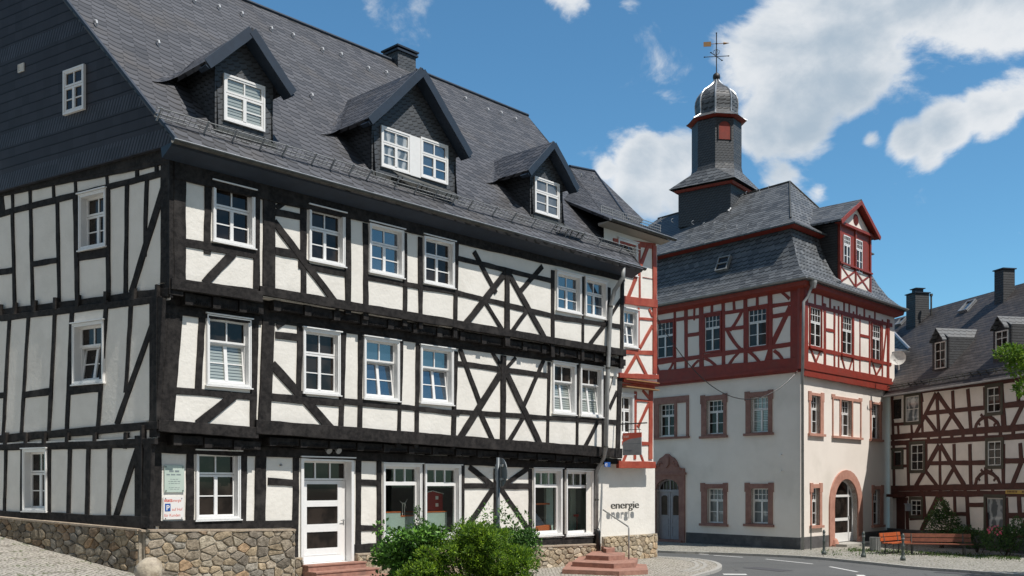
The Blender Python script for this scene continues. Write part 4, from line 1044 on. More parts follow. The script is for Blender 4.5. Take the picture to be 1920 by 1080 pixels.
t.build('timber_frame', M['redannex'], annex)
m = MB(); M['ochre'] = simple('ochre_moulding', (.30,.17,.07), None, .6)
for y_ in (711, 724.5): a_, b_ = X1.h(1160, y_); X1.box(m, X1.h(1160, y_)[0] + .12, x2e, b_ - .018, b_ + .018, -.1, .27)
m.build('moulding', M['ochre'], annex)
m = MB(); X1.box(m, X1.h(1160, 720)[0] + .1, x2e, X1.h(1200,721)[1], X1.h(1200,714)[1], -.1, .2); m.build('moulding_board', M['redannex'], annex)
gzx = lambda a: -.25
rubble(X0, E0 - .1, x0e, gzx, lambda a: X0.h(1180, 1003)[1], annex, off=.10, seed=33, pale=1)
# side of the annex plinth facing the street
XS = Fac(X0.pt(x0e, 0), ds); rubble(XS, -.09, 3, gzx, lambda a: X0.h(1180, 1003)[1], annex, off=.06, seed=34, pale=1)
# roof of the annex: lower pitched skirt in front, then the main slope goes on
ra_ = MB(); p_a, p_b = X2.px(1142, 413, .50), X2.px(1262, 443, .50)
zE_ = (p_a.z + p_b.z) / 2; p_a.z = p_b.z = zE_
def lift(p, v):  # point above the wall line moved inward by v at 24 degrees
    q = p - FN * v; return Vector((q.x, q.y, p.z + v * math.tan(R(27))))
def hit_main(p):   # how far inward the skirt meets the main slope
    v0 = (C2 - p).dot(FN); return max(.3, (p.z - (ZE + (v0 + VE) * TP)) / (TP - math.tan(R(27))))
va, vb = hit_main(p_a), hit_main(p_b)
ra_.prism([p_a, p_b, lift(p_b, vb), lift(p_a, va)], Vector((0, 0, -.10)))
ra_.prism([lift(p_b, vb) + Z*.0, on(1115,322), on(1100,322), lift(p_a, va)], Z*-.08)
ra_.face([p_b, lift(p_b, vb) , on(1115,322), p_b - FN * 8 + Z*.0])
aro = ra_.build('roof', M['slate'], annex)
m = MB(); c_ = p_a - FN*.5; 
m.hexa([p_a - Z*.12 - FN*.05, p_b - Z*.12 - FN*.05 - AF*.12, p_b - Z*.20 - FN*.48 - AF*.12, p_a - Z*.20 - FN*.48, p_a - Z*.10 - FN*.05, p_b - Z*.10 - FN*.05 - AF*.12, p_b - Z*.1 - FN*.5 - AF*.12, p_a - Z*.1 - FN*.5])
M['cream'] = simple('cream_soffit', (.33,.31,.27), None, .7); m.build('eaves_board', M['cream'], annex)
gutter(p_a - Z*.04, AF, FN, 0, (p_b - p_a).length + .05, 0, .075, 'gutter', annex)
m = MB(); L_ = (p_b - p_a).length
for b_ in (.06, .16, .27): m.tube([lift(p_a, .35) + Z*(b_+.05), lift(p_b, .35) + Z*(b_+.05) - AF*.3], .014, 5)
k = .0
while k < L_ - .3: c_ = lift(p_a + AF*k, .35); m.tube([c_ + Z*.05, c_ + Z*.33], .008 if (int(k*10) % 6) else .016, 4); k += .13
m.build('snow_guard', M['zinc'], annex)
tr_ = MB(); tr_.tube([on(1115,322) + Z*.02, lift(p_b, vb) + Z*.02, p_b + Z*.02], .05, 5); tr_.build('hip_cap', M['soffit'], aro)
for (x, y) in ((1089,333),(1112,338)):
    h_ = MB(); p = on(x, y); u_ = RF.B; h_.tube([p, p + RF.N*.10 + u_*.02, p + RF.N*.13 + u_*.10, p + RF.N*.03 + u_*.20], .02, 5); h_.build('roof_hook', M['zinc'], annex)

# ================================================================ town hall
TC = Vector(((1501 - CX) / F * 43.0, 43.0, 0))
dL = Vector((-1500, 1850, 0)).normalized(); dR = Vector((1740, 1850, 0)).normalized()
TR_W = 9.7; TL_W = 15.5
hall = root('town_hall', (TC + dL*4 + dR*4).to_tuple(), 'town hall with white ground floors, red timbered top storey, mansard slate roof and bell turret', 'town hall')
FT = [TC, TC + dR*TR_W, TC + dR*TR_W + dL*TL_W, TC + dL*TL_W]      # anticlockwise seen from above?
def ring_at(d, z):
    P = offset_poly(FT, d); return [Vector((p.x, p.y, z)) for p in P]
TL = Fac(TC, -dL); TRt = Fac(TC, dR)
if TL.N.y > 0: TL = Fac(TC, -dL)
sgn_test = offset_poly(FT, 1.0)[0]
SG = 1.0 if sgn_test.y < TC.y else -1.0
def ring_at(d, z): return [Vector((p.x, p.y, z)) for p in offset_poly(FT, d * SG)]
# upper storey juts out slightly
UO = .14
TLu = Fac(offset_poly(FT, UO*SG)[0], -dL); TRu = Fac(offset_poly(FT, UO*SG)[0], dR)
zru = TL.h(1500, 693)[1]; zeh = 11.72
hallw = {
 'L1': [(1236,758,1265,757,818,817),(1325,751,1357,749,814,813),(1408,745,1441,743,811,810)],
 'L0': [(1326,916,1357,916,980,981),(1409,916,1441,916,981,982)],
 'R1': [(1519,741,1537,743,812,813),(1576,750,1596,752,817,818),(1633,757,1649,759,822,823)],
 'R0': [(1521,915,1536,915,985,985),(1636,918,1650,918,984,983)]}
surr = {
 'L1': [(1225,746,1292,742,824,822),(1314,741,1364,738,822,821),(1397,734,1450,731,817,816)],
 'L0': [(1314,906,1365,905,986,987),(1397,905,1451,905,987,988)],
 'R1': [(1515,733,1544,737,817,819),(1560,741,1614,748,821,825),(1630,751,1653,754,827,829)],
 'R0': [(1518,905,1541,906,990,990),(1634,909,1656,910,989,988)]}
U_L = [(1233,606,1263,602,673,669),(1322,590,1351,587,660,656),(1404,578,1438,574,651,648)]
U_R = [(1518,575,1539,579,648,652),(1578,591,1597,595,662,666),(1634,607,1650,611,674,678)]
qs = {k: [(TL if k[0] == 'L' else TRt).q(*w_) for w_ in v] for k, v in hallw.items()}
qu = [TLu.q(*w_) for w_ in U_L]; qv = [TRu.q(*w_) for w_ in U_R]
# arched openings
def arch_poly(cx_, w_, z0, zs, zt, n=14):
    pts = [(cx_ + w_/2, z0), (cx_ + w_/2, zs)]
    for k in range(1, n): th = math.pi * k / n; pts.append((cx_ + w_/2*math.cos(th), zs + (zt - zs)*math.sin(th)))
    return pts + [(cx_ - w_/2, zs), (cx_ - w_/2, z0)]
def arch_wall(m, fac, a0, a1, b0, b1, arch, depth=.35):
    """wall panel with an arched opening; arch runs from its right foot over the crown to its left foot"""
    P = arch; n = len(P); am = (P[0][0] + P[-1][0]) / 2
    for i in range(n - 1):
        p, q = P[i], P[i+1]
        m.face([fac.pt(*p), fac.pt(*q), fac.pt(*q, -depth), fac.pt(*p, -depth)])
        if p[1] == q[1]: continue
    # right jamb, top fan, left jamb
    R_, L_ = P[0][0], P[-1][0]; zs = P[1][1]
    m.face([fac.pt(R_, b0), fac.pt(a1, b0), fac.pt(a1, zs), fac.pt(R_, zs)]); m.face([fac.pt(a0, b0), fac.pt(L_, b0), fac.pt(L_, zs), fac.pt(a0, zs)])
    top = P[1:-1]
    for i in range(len(top) - 1):
        p, q = top[i], top[i+1]
        def edge(t): # param along outer boundary right edge -> top -> left edge
            if t[0] >= am + (R_-am)*.999: return (a1, zs)
            return None
        pr = (a1 + (a0 - a1) * i / (len(top)-1), b1); qr = (a1 + (a0 - a1) * (i+1) / (len(top)-1), b1)
        m.face([fac.pt(*p), fac.pt(*pr), fac.pt(*qr), fac.pt(*q)])
    m.face([fac.pt(a1, zs), fac.pt(a1, b1), fac.pt(*top[0])]); m.face([fac.pt(a0, b1), fac.pt(a0, zs), fac.pt(*top[-1])])
ca = (TRt.h(1563,1000)[0] + TRt.h(1607,1000)[0]) / 2; wa = TRt.h(1607,1000)[0] - TRt.h(1563,1000)[0]
za0, zas, zat = .15, TRt.h(1585,945)[1], TRt.h(1585,898)[1]
archR = arch_poly(ca, wa, za0, zas, zat)
cl_ = (TL.h(1231,960)[0] + TL.h(1274,960)[0]) / 2; wl_ = TL.h(1274,960)[0] - TL.h(1231,960)[0]
zl0, zls, zlt = .12, TL.h(1252,918)[1], TL.h(1252,898)[1]
archL = arch_poly(cl_, wl_, zl0, zls, zlt)
m = MB()
aw0, aw1 = ca - wa/2 - .25, ca + wa/2 + .25; al0, al1 = cl_ - wl_/2 - .2, cl_ + wl_/2 + .2
zwt = zat + .3; zwl = zlt + .25
TRt.wall(m, 0, TR_W, -.3, zru, [sh(q, 0) for q in qs['R1'] + qs['R0']] + [(aw0, aw1, -.3, zwt)], depth=.30)
# remove the reveal faces of the helper openings round the arches by rebuilding those panels
arch_wall(m, TRt, aw0, aw1, -.3, zwt, archR)
TL.wall(m, -TL_W, 0, -.3, zru, [sh(q, 0) for q in qs['L1'] + qs['L0']] + [(al0, al1, -.3, zwl)], depth=.30)
arch_wall(m, TL, al0, al1, -.3, zwl, archL)
r0, r1 = ring_at(0, -.3), ring_at(0, zeh)
for i in (1, 2): m.face([r0[i], r0[i+1], r1[i+1], r1[i]])
m.build('wall', M['plaster2'], hall)
m = MB()
TRu.wall(m, 0, TR_W + 2*UO, zru, zeh, [sh(q, .01) for q in qv]); TLu.wall(m, -TL_W - UO, 0, zru, zeh, [sh(q, .01) for q in qu])
ru = ring_at(UO, zru); ru2 = ring_at(UO, zeh)
for i in (1, 2): m.face([ru[i], ru[i+1], ru2[i+1], ru2[i]])
m.face(ru[::-1])
m.build('infill_wall', M['plaster2'], hall)
zg = TL.h(1490, 1008)[1]
for a_, b_ in ((-TL_W, cl_ - wl_/2 - .45), (cl_ + wl_/2 + .42, .013)): m = MB(); TL.box(m, a_, b_, -.2, zg, -.02, .012); m.build('base_coat', M['greybase'], hall)
for a_, b_ in ((.0, ca - wa/2 - .35), (ca + wa/2 + .38, TR_W)): m = MB(); TRt.box(m, a_, b_, -.2, zg + .02, -.02, .012); m.build('base_coat', M['greybase'], hall)
def surround(fac, q, s, mat, parent_label=None, w_=None):
    """stone surround between outer rect s and opening q, with ears and a sill"""
    def f(ob):
        m = MB(); a0, a1, b0, b1 = s; i0, i1, j0, j1 = q; e = .05
        sb = .11
        a0_, a1_ = a0 + e, a1 - e
        fac.box(m, a0_, i0, b0 + sb, j1, -.12, .045); fac.box(m, i1, a1_, b0 + sb, j1, -.12, .045)
        fac.box(m, a0_, a1_, j1, b1 - .05, -.12, .045)
        fac.box(m, a0, a0_ + .22, b1 - .42, b1, -.02, .052); fac.box(m, a1_ - .22, a1, b1 - .42, b1, -.02, .052)
        fac.box(m, i0, i1, b0 + sb, j0, -.12, .044); fac.box(m, a0 - .03, a1 + .03, b0, b0 + sb, -.1, .12)
        m.build('surround', M[mat], ob)
    return f
for key, fc, mt in (('L1', TL, 'sand_shaded'), ('L0', TL, 'sand_shaded'), ('R1', TRt, 'sand_sunlit'), ('R0', TRt, 'sand_sunlit')):
    for q, s_ in zip(qs[key], surr[key]):
        S_ = fc.q(*s_)
        if key == 'L1' and s_[0] == 1225:   # wide surround with a plastered blind panel beside the window
            def ff(ob, q=q, S_=S_):
                m = MB(); a0, a1, b0, b1 = S_; 
                TL.box(m, a0, a1, q[3], b1, -.1, .045); TL.box(m, a0, q[0], b0 + .1, q[3], -.12, .045); TL.box(m, q[1], q[1] + .16, b0 + .1, q[3], -.12, .045)
                TL.box(m, a1 - .16, a1, b0 + .1, q[3], -.02, .045); TL.box(m, a0, a1 + .05, b0, b0 + .1, -.1, .12); m.build('surround', M['sand_shaded'], ob)
            window(fc, q, hall, 'hall', 'pane', sub=ff, o_glass=-.20)
        elif key == 'R1' and s_[0] == 1560:
            def ff(ob, q=q, S_=S_):
                m = MB(); a0, a1, b0, b1 = S_
                TRt.box(m, a0, a1, b1 - .16, b1 - .03, -.02, .045); TRt.box(m, a0, a0 + .09, b0 + .1, b1 - .16, -.02, .045); TRt.box(m, a1 - .09, a1, b0 + .1, b1 - .16, -.02, .045)
                TRt.box(m, q[0] - .13, q[0], b0 + .1, q[3], -.12, .047); TRt.box(m, q[1], q[1] + .13, b0 + .1, q[3], -.12, .047); TRt.box(m, q[0] - .13, q[1] + .13, q[3], b1 - .16, -.1, .047)
                TRt.box(m, a0 - .08, a0 + .25, b1 - .12, b1 + .04, -.02, .05); TRt.box(m, a1 - .25, a1 + .08, b1 - .12, b1 + .04, -.02, .05)
                TRt.box(m, a0 - .05, a1 + .05, b0, b0 + .1, -.1, .12); m.build('surround', M['sand_sunlit'], ob)
            window(fc, q, hall, 'hall', 'pane', sub=ff, o_glass=-.20)
        else:
            st_ = 'hall'
            pn = 'pane_blind' if (key == 'L1' and s_[0] == 1397) else ('pane_curtain' if key == 'L0' else 'pane')
            window(fc, q, hall, st_, pn, sub=surround(fc, q, S_, mt), o_glass=-.20, tr=.66)
for q in qu: window(TLu, q, hall, 'hall', 'pane', o_glass=-.03, tr=.62)
for q in qv: window(TRu, q, hall, 'hall', 'pane', o_glass=-.05, tr=.62)
# casings of the upper windows
# great arched door on the sunny side
ad = MB()
def arch_band(m, fac, inner, outer, o0, o1):
    n = len(inner)
    for i in range(n - 1):
        p, q, r, s_ = inner[i], inner[i+1], outer[i+1], outer[i]
        m.hexa([fac.pt(*p, o0), fac.pt(*q, o0), fac.pt(*r, o0), fac.pt(*s_, o0), fac.pt(*p, o1), fac.pt(*q, o1), fac.pt(*r, o1), fac.pt(*s_, o1)])
outR = arch_poly(ca, wa + 1.0, -.0, zas, zat + .42)
arch_band(ad, TRt, archR, outR, -.30, .07)
ado = ad.build('arched_doorway', M['sand_sunlit'], hall, label='pink sandstone arch round a white glazed door')
m = MB()
for sgn in (-1, 1): m.lathe(TRt.pt(ca + sgn*(wa/2 + .08), -.05, .12), [(.20, 0), (.20, .12), (.12, .35), (.05, .42)], 10)
m.build('guard_stone', M['sand_sunlit'], ado)
m = MB(); gl = MB(); inn = arch_poly(ca, wa - .16, za0 + .02, zas, zat - .10)
arch_band(m, TRt, inn, arch_poly(ca, wa + .02, za0, zas, zat + .01), -.27, -.20)
tz = TRt.h(1585, 930)[1]
TRt.box(m, ca - wa/2, ca + wa/2, tz - .05, tz + .06, -.265, -.195)
for c in (-.30, .30): TRt.box(m, ca + c*wa - .045, ca + c*wa + .045, za0, zas + (.62 if abs(c) < .4 else 0)*(zat-zas)*1.25, -.262, -.20)
TRt.box(m, ca - wa/2 + .05, ca + wa/2 - .05, za0, za0 + .42, -.262, -.2); TRt.box(m, ca - .3*wa, ca + .3*wa, za0 + .98, za0 + 1.12, -.262, -.2)
m.build('door_frame', M['white'], ado)
TRt.poly(gl, [p for p in inn], -.245, -.235); gl.build('pane', M['pane'], ado)
m = MB(); TRt.box(m, ca + .3*wa - .02, ca + .3*wa + .02, 1.2, 1.35, -.2, -.15); m.build('handle', M['zinc'], ado)
# ornate doorway on the shaded side
od = MB(); o_out = arch_poly(cl_, wl_ + .75, 0, zls + .1, zlt + .55)
arch_band(od, TL, archL, o_out, -.2, .06)
zt1 = TL.h(1255, 888)[1]
TL.box(od, cl_ - wl_/2 - .38, cl_ - wl_/2 - .02, 0, zt1, -.1, .075); TL.box(od, cl_ + wl_/2 + .02, cl_ + wl_/2 + .38, 0, zt1, -.1, .075)
crest = [(-1.0,0),(1.0,0),(1.0,.25),(.72,.28),(.55,.62),(.42,.78),(.22,.88),(.08,1.0),(-.08,1.0),(-.22,.88),(-.42,.78),(-.55,.62),(-.72,.28),(-1.0,.25)]
TL.poly(od, [(cl_ + p*(wl_/2 + .36), zt1 + q*.98) for p, q in crest], -.05, .08)
TL.box(od, cl_ - wl_/2 - .45, cl_ + wl_/2 + .45, zt1 - .06, zt1 + .05, -.05, .14)
odo = od.build('ornate_doorway', M['sand_shaded'], hall, label='double door under a carved sandstone crest')
m = MB(); TL.poly(m, [(cl_ - .17, zt1 + .85), (cl_ - .17, zt1 + .45), (cl_, zt1 + .28), (cl_ + .17, zt1 + .45), (cl_ + .17, zt1 + .85)], .07, .15); m.build('crest_shield', M['sand_shaded'], odo)
for sgn in (-1, 1):
    m = MB()
    for k in range(3): m.tube([TL.pt(cl_ + sgn*(.3 + .22*k), zt1 + .5 - .13*k, .08), TL.pt(cl_ + sgn*(.45 + .22*k), zt1 + .58 - .15*k, .13), TL.pt(cl_ + sgn*(.52 + .2*k), zt1 + .4 - .12*k, .08)], .045, 6)
    m.build('carved_scroll', M['sand_sunlit'] if 0 else M['sand_shaded'], odo)
M['doorgrey'] = simple('grey_door_paint', (.30,.29,.31), (.26,.25,.27), .5, 5)
m = MB(); TL.box(m, cl_ - wl_/2, cl_ + wl_/2, zls - .12, zls + .0, -.24, -.14)
for sgn in (-1, 1):
    c0, c1 = sorted((cl_ + sgn*.015, cl_ + sgn*wl_/2)); TL.box(m, c0, c1, zl0, zls - .12, -.23, -.19)
    cc = (c0 + c1)/2; TL.ring(m, c0 + .1, c1 - .1, zl0 + .15, zl0 + .65, .03, -.19, -.17); TL.ring(m, c0 + .1, c1 - .1, zl0 + .75, zl0 + 1.05, .03, -.19, -.17)
    TL.ring(m, c0 + .12, c1 - .12, zl0 + 1.15, zls - .25, .035, -.19, -.165)
arch_band(m, TL, arch_poly(cl_, wl_ - .14, zls, zls + .02, zlt - .07), arch_poly(cl_, wl_ + .02, zls - .02, zls, zlt + .01), -.24, -.16)
TL.box(m, cl_ - .03, cl_ + .03, zls, zlt - .03, -.22, -.165)
for k in (-.3, -.15, .15, .3): TL.box(m, cl_ + k*wl_ - .012, cl_ + k*wl_ + .012, zls, zlt - .12, -.21, -.18)
m.build('door_leaf', M['doorgrey'], odo)
m = MB(); TL.poly(m, arch_poly(cl_, wl_, zls, zls + .02, zlt), -.225, -.215)
for sgn in (-1, 1): c0, c1 = sorted((cl_ + sgn*.015, cl_ + sgn*wl_/2)); TL.poly(m, arch_poly((c0+c1)/2, c1 - c0 - .34, zl0 + 1.2, zls - .4, zls - .28, 6), -.2, -.186)
m.build('pane', M['pane'], odo)
m = MB(); TL.box(m, -TL_W, al1 + .1, -.1, .12, -.2, .35) if 0 else TL.box(m, cl_ - 1.0, cl_ + 1.0, -.1, .11, -.25, .18); m.build('door_step', M['sand_shaded'], odo)
m = MB(); TRt.box(m, ca - 1.5, ca + 1.9, -.1, .12, -.30, .75); m.build('door_step', M['kerb'], ado)
# timber of the upper storey
t = MB(); cur = {'th': .035}
def hb(fac, lst):
    for b in lst: fac.beam(t, *b[:4], b[4], **(b[5] if len(b) > 5 else {}))
hb(TLu, [(1225,572,1500,532,.42,{'th':.06}), (1225,606,1500,566,.17), (1225,681,1500,643,.20), (1225,708,1500,683,.62,{'th':.07}),
 (1231,580,1231,700,.14), (1265,576,1266,702,.16), (1286,574,1287,700,.22), (1315,570,1316,697,.26), (1356,562,1357,690,.20), (1398,556,1398,686,.22), (1444,549,1445,680,.24), (1492,545,1492,680,.52,P3),
 (1302,568,1302,600,.10), (1335,564,1335,592,.14), (1376,560,1377,585,.14), (1420,552,1420,578,.14),
 (1288,629,1314,625,.18), (1359,618,1396,613,.16), (1446,594,1484,588,.18),
 (1482,575,1446,650,.26), (1466,548,1480,560,.14),
 (1391,584,1369,619,.14,{'bow':.05}), (1364,620,1390,656,.16,{'bow':-.06}),
 (1393,654,1364,690,.15,{'bow':-.08}), (1398,655,1430,688,.15,{'bow':.08}), (1310,676,1292,700,.13,{'bow':-.07}), (1322,672,1348,694,.15,{'bow':.08}),
 (1262,680,1248,702,.12,{'bow':.05}), (1231,685,1242,703,.12,{'bow':-.05}), (1446,648,1434,684,.18), (1452,658,1470,680,.15,{'bow':.07})])
for q in qu: TLu.ring(t, q[0]-.08, q[1]+.08, q[2]-.08, q[3]+.08, .09, -.05, .055)
hb(TRu, [(1505,537,1672,588,.34,{'th':.06}), (1505,568,1672,610,.17), (1505,650,1670,683,.17), (1505,690,1670,722,.66,{'th':.07}),
 (1511,545,1511,690,.30,P3), (1546,570,1546,695,.22), (1564,575,1564,702,.14), (1612,590,1612,712,.12), (1572,575,1572,700,.14), (1600,585,1600,706,.12), (1630,592,1630,712,.16), (1654,600,1654,718,.12), (1665,600,1664,720,.26,P3),
 (1549,618,1563,621,.14), (1613,629,1630,632,.14), (1503,590,1514,645,.12), (1662,612,1655,676,.15),
 (1520,656,1532,686,.12), (1538,656,1527,684,.10), (1514,660,1508,680,.10,{'bow':.03}), (1577,668,1585,696,.11), (1598,672,1590,700,.11), (1636,682,1644,708,.11), (1654,684,1640,708,.11)])
for x in (1528,1542,1556,1582,1592,1606,1620,1640): TRu.beam(t, x, 548 + (x-1520)*.28, x, 572 + (x-1520)*.25, .13)
for q in qv: TRu.ring(t, q[0]-.07, q[1]+.07, q[2]-.07, q[3]+.07, .08, -.05, .05)
for q in qv + []: TRu.box(t, q[0]-.14, q[1]+.14, q[2]-.14, q[2]-.06, 0, .12)
pc = ring_at(UO, 0)[0]; t.tube([Vector((pc.x, pc.y, zru)), Vector((pc.x, pc.y, zeh))], .19, 8)
hto = t.build('timber_frame', M['redwood'], hall)
m = MB()    # moulded cornice under the upper storey, all round
for d_, z0_, z1_ in ((UO + .02, zru - .10, zru), (UO + .10, zru, zru + .14)):
    A_, B_ = ring_at(d_, z0_), ring_at(d_, z1_); m.loft([A_, B_])
m.build('cornice', M['redwood'], hall)
# mansard roof
prof = [(.62, zeh - .02), (.30, zeh + .22), (-.10, zeh + .62), (-.48, zeh + 1.25), (-.80, zeh + 1.95), (-1.08, zeh + 2.75)]
m = MB(); m.loft([ring_at(d_, z_) for d_, z_ in prof], cap=False)
m.loft([ring_at(.62, zeh - .02), ring_at(.60, zeh - .12), ring_at(.1, zeh - .12)], cap=False)
mro = m.build('mansard_roof', M['slate_hall'], hall)
m = MB(); m.loft([ring_at(.52, zeh - .13), ring_at(.48, zeh - .30), ring_at(.20, zeh - .42), ring_at(.1, zeh - .42)], cap=False); m.loft([ring_at(.1, zeh-.42), ring_at(.1, zeh-.13), ring_at(.52, zeh-.13)], cap=False); m.build('eaves_cornice', M['redwood'], hall)
zb1 = zeh + 2.75
m = MB(); m.loft([ring_at(-1.0, zb1 - .06), ring_at(-.72, zb1 + .02), ring_at(-.72, zb1 + .09), ring_at(-1.2, zb1 + .09)], cap=False); m.build('upper_cornice', M['redwood'], hall)
EU = ring_at(-.62, zb1 + .09)
ridge_a = TC + dR*(TR_W/2) + dL*3.3; ridge_b = TC + dR*(TR_W/2) + dL*(TL_W - 3.4)
zrd = CH + (HY - 341) / F * ridge_a.y
RA = Vector((ridge_a.x, ridge_a.y, zrd)); RB = Vector((ridge_b.x, ridge_b.y, zrd))
EU2 = ring_at(-1.15, zb1 + .45)
m = MB(); m.loft([EU, EU2], cap=False)
m.face([EU2[0], EU2[1], RA]); m.face([EU2[1], EU2[2], RB, RA]); m.face([EU2[2], EU2[3], RB]); m.face([EU2[3], EU2[0], RA, RB])
m.loft([ring_at(-.62, zb1 + .09), ring_at(-.62, zb1 + .03), ring_at(-1.0, zb1 + .03)], cap=False)
uro = m.build('upper_roof', M['slate_hall'], hall)
m = MB(); m.tube([EU2[0] + Z*.02, RA + Z*.02, RB + Z*.02], .05, 6); m.tube([RA + Z*.02, EU2[1] + Z*.02], .05, 6); m.build('ridge_cap', M['zincd'], uro)
for fc_, A_, B_, n_ in ((None, EU[3], EU[0], 0),): pass
# gutters round the lower eaves
P_ = ring_at(.60, zeh - .02)
gutter(P_[0], dL, TL.N, -.1, TL_W + 1.0, 0, .085, 'gutter', hall, 'zinc', False); gutter(P_[0], dR, TRt.N, -.1, TR_W + 1.1, 0, .085, 'gutter', hall, 'zinc', False)
# hooks
def roofL(px_, py_):     # point on the steep shaded slope
    pl = Fac(ring_at(-.80, zeh + 1.95)[0], -dL, (ring_at(-1.08, zeh + 2.75)[0] - ring_at(-.80, zeh + 1.95)[0])); 
    return pl.px(px_, py_)
upA, upB, upC = EU2[3], EU2[0], RA
nU = (upB - upA).cross(upC - upA).normalized()
def ray_plane(px_, py_, P, n_):
    d = Vector(((px_ - CX) / F, 1, (HY - py_) / F)); o = Vector((0, 0, CH)); return o + d * ((P - o).dot(n_) / d.dot(n_))
for (x, y) in ((1253,487),(1275,481),(1313,473),(1333,471),(1354,463),(1373,463),(1394,457),(1415,449),(1437,449),(1457,442)):
    h_ = MB(); p = roofL(x, y); h_.tube([p, p + TL.N*.14 + Z*.02, p + TL.N*.16 + Z*.12, p + TL.N*.02 + Z*.2], .014, 5); h_.build('roof_hook', M['lead'], hall)
for (x, y) in ((1380,368),(1401,365),(1421,359),(1443,355),(1426,362)):
    h_ = MB(); p = ray_plane(x, y, upA, nU); h_.tube([p, p + TL.N*.12 + Z*.04, p + TL.N*.08 + Z*.16, p + Z*.16], .013, 5); h_.build('roof_hook', M['lead'], hall)
# skylight
pl = Fac(ring_at(-.48, zeh + 1.25)[0], -dL, (ring_at(-.80, zeh + 1.95)[0] - ring_at(-.48, zeh + 1.25)[0])); pl.B = (pl.B - pl.A * pl.B.dot(pl.A)).normalized(); pl.N = pl.A.cross(pl.B)
sq = pl.q(1349,482,1370,480,506,504, off=.1); m = MB(); pl.ring(m, *sq, .05, -.1, .16); c = (sq[2]+sq[3])/2; pl.box(m, sq[0], sq[1], c - .025, c + .025, .1, .16)
so = m.build('skylight', M['zinc'], hall); m = MB(); pl.box(m, *sq, .08, .10); m.build('pane', M['pane'], so)
# gabled dormer on the sunny side
DH = Fac(TC - TRt.N*.05 + Z*0, dR)
a0, b0 = DH.h(1573, 540); a1 = DH.h(1632, 553)[0]; b0 = (DH.h(1573, 536)[1] + DH.h(1632, 552)[1])/2; btop = DH.h(1600, 440)[1]
ap = DH.h(1612, 372, .30); tl = DH.h(1577, 414, .30); tr2 = DH.h(1650, 440, .30)
am = (a0 + a1)/2; hw = (tr2[0] - tl[0])/2; bt = (tl[1] + tr2[1])/2 ; ba = ap[1]
M['dormwall'] = M['redwood']
m = MB(); DH.poly(m, [(a0, b0), (a1, b0), (a1, bt - .05), (am, ba - .15), (a0, bt - .05)], -.08, 0)
dho = m.build('gabled_dormer', M['redwood'], hall, label='red gabled dormer with twin windows and round louvre')
m = MB()
for ax, s_ in ((a0, .06), (a1, -.06)): m.prism([DH.pt(ax, b0 - .1, -.04), DH.pt(ax, bt, -.04), DH.pt(ax, bt, -3.0), DH.pt(ax, b0 - .1, -1.2)], DH.A * s_)
m.build('dormer_cheek', M['slate_dark'], dho)
m = MB(); nn = 6; slp = (ba - bt) / hw
for sgn in (-1, 1):
    prev = None
    pr = []
    for k in range(nn + 1):
        t_ = k / nn; a_ = am + sgn * hw * t_ * 1.04; b_ = ba - (ba - bt) * (t_ ** .9 if sgn else t_)
        pr.append((a_, b_))
    for k in range(nn):
        (p0, q0_), (p1_, q1_) = pr[k], pr[k+1]
        m.hexa([DH.pt(p0, q0_, .32), DH.pt(p1_, q1_, .32), DH.pt(p1_, q1_, -3.6), DH.pt(p0, q0_, -3.6), DH.pt(p0, q0_ - .10, .32), DH.pt(p1_, q1_ - .10, .32), DH.pt(p1_, q1_ - .10, -3.6), DH.pt(p0, q0_ - .10, -3.6)])
m.build('dormer_roof', M['slate_hall'], dho)
m = MB()
for sgn in (-1, 1):
    DH.bar(m, am, ba - .16, am + sgn*hw*1.0, bt - .12, .20, .345, ext=0, o0=.30); m.prism([DH.pt(am, ba-.12, .3), DH.pt(am + sgn*hw, bt-.12, .3), DH.pt(am + sgn*hw, bt-.12, 0), DH.pt(am, ba-.12, 0)], Z*-.03)
m.build('barge_board', M['redwood'], dho)
m = MB(); zc_ = bt + .02
DH.poly(m, [(a0 + .08, zc_), (a1 - .08, zc_), (am + .12, ba - .42), (am - .12, ba - .42)], 0, .03); m.build('gable_infill', M['plaster2'], dho)
m = MB(); cz = zc_ + .42; m.lathe(Vector((0,0,0)), [(0,0)], 3) if 0 else None
ring_ = [(am + .27*math.cos(2*math.pi*k/20), cz + .27*math.sin(2*math.pi*k/20)) for k in range(20)]; DH.poly(m, ring_, 0, .05)
for k in range(8):
    z_ = cz - .22 + k*.058; hw_ = math.sqrt(max(0, .24**2 - (z_ - cz)**2)); DH.box(m, am - hw_, am + hw_, z_, z_ + .02, .05, .07)
m.build('round_louvre', M['redwood'], dho)
m = MB(); DH.box(m, a0 - .12, a1 + .12, zc_ - .12, zc_, -.05, .16); DH.box(m, a0 - .02, a1 + .04, b0 + 1.0, b0 + 1.08, 0, .12)
for a_ in (a0, am - .07, a1 - .14): DH.box(m, a_, a_ + .14, b0, zc_ - .12, 0, .06)
m.build('dormer_trim', M['redwood'], dho)
wq = [DH.q(1580,441,1592,444,499,502), DH.q(1603,449,1615,452,510,513)]
for q in wq: window(DH, q, hall, 'hall', 'pane', off=.02, o_glass=.0, tr=.70, name='dormer_window')
m = MB(); DH.box(m, a0 + .16, a1 - .16, b0 + .16, b0 + .92, 0, .012); m.build('panel_infill', M['plaster2'], dho)
m = MB(); w4 = (a1 - a0 - .32) / 2
for k in range(2):
    c0 = a0 + .16 + w4*k
    DH.bar(m, c0, b0 + .16, c0 + w4, b0 + .92, .10, .035, o0=0); DH.bar(m, c0, b0 + .92, c0 + w4, b0 + .16, .10, .03, o0=0)
m.build('cross_braces', M['redwood'], dho)
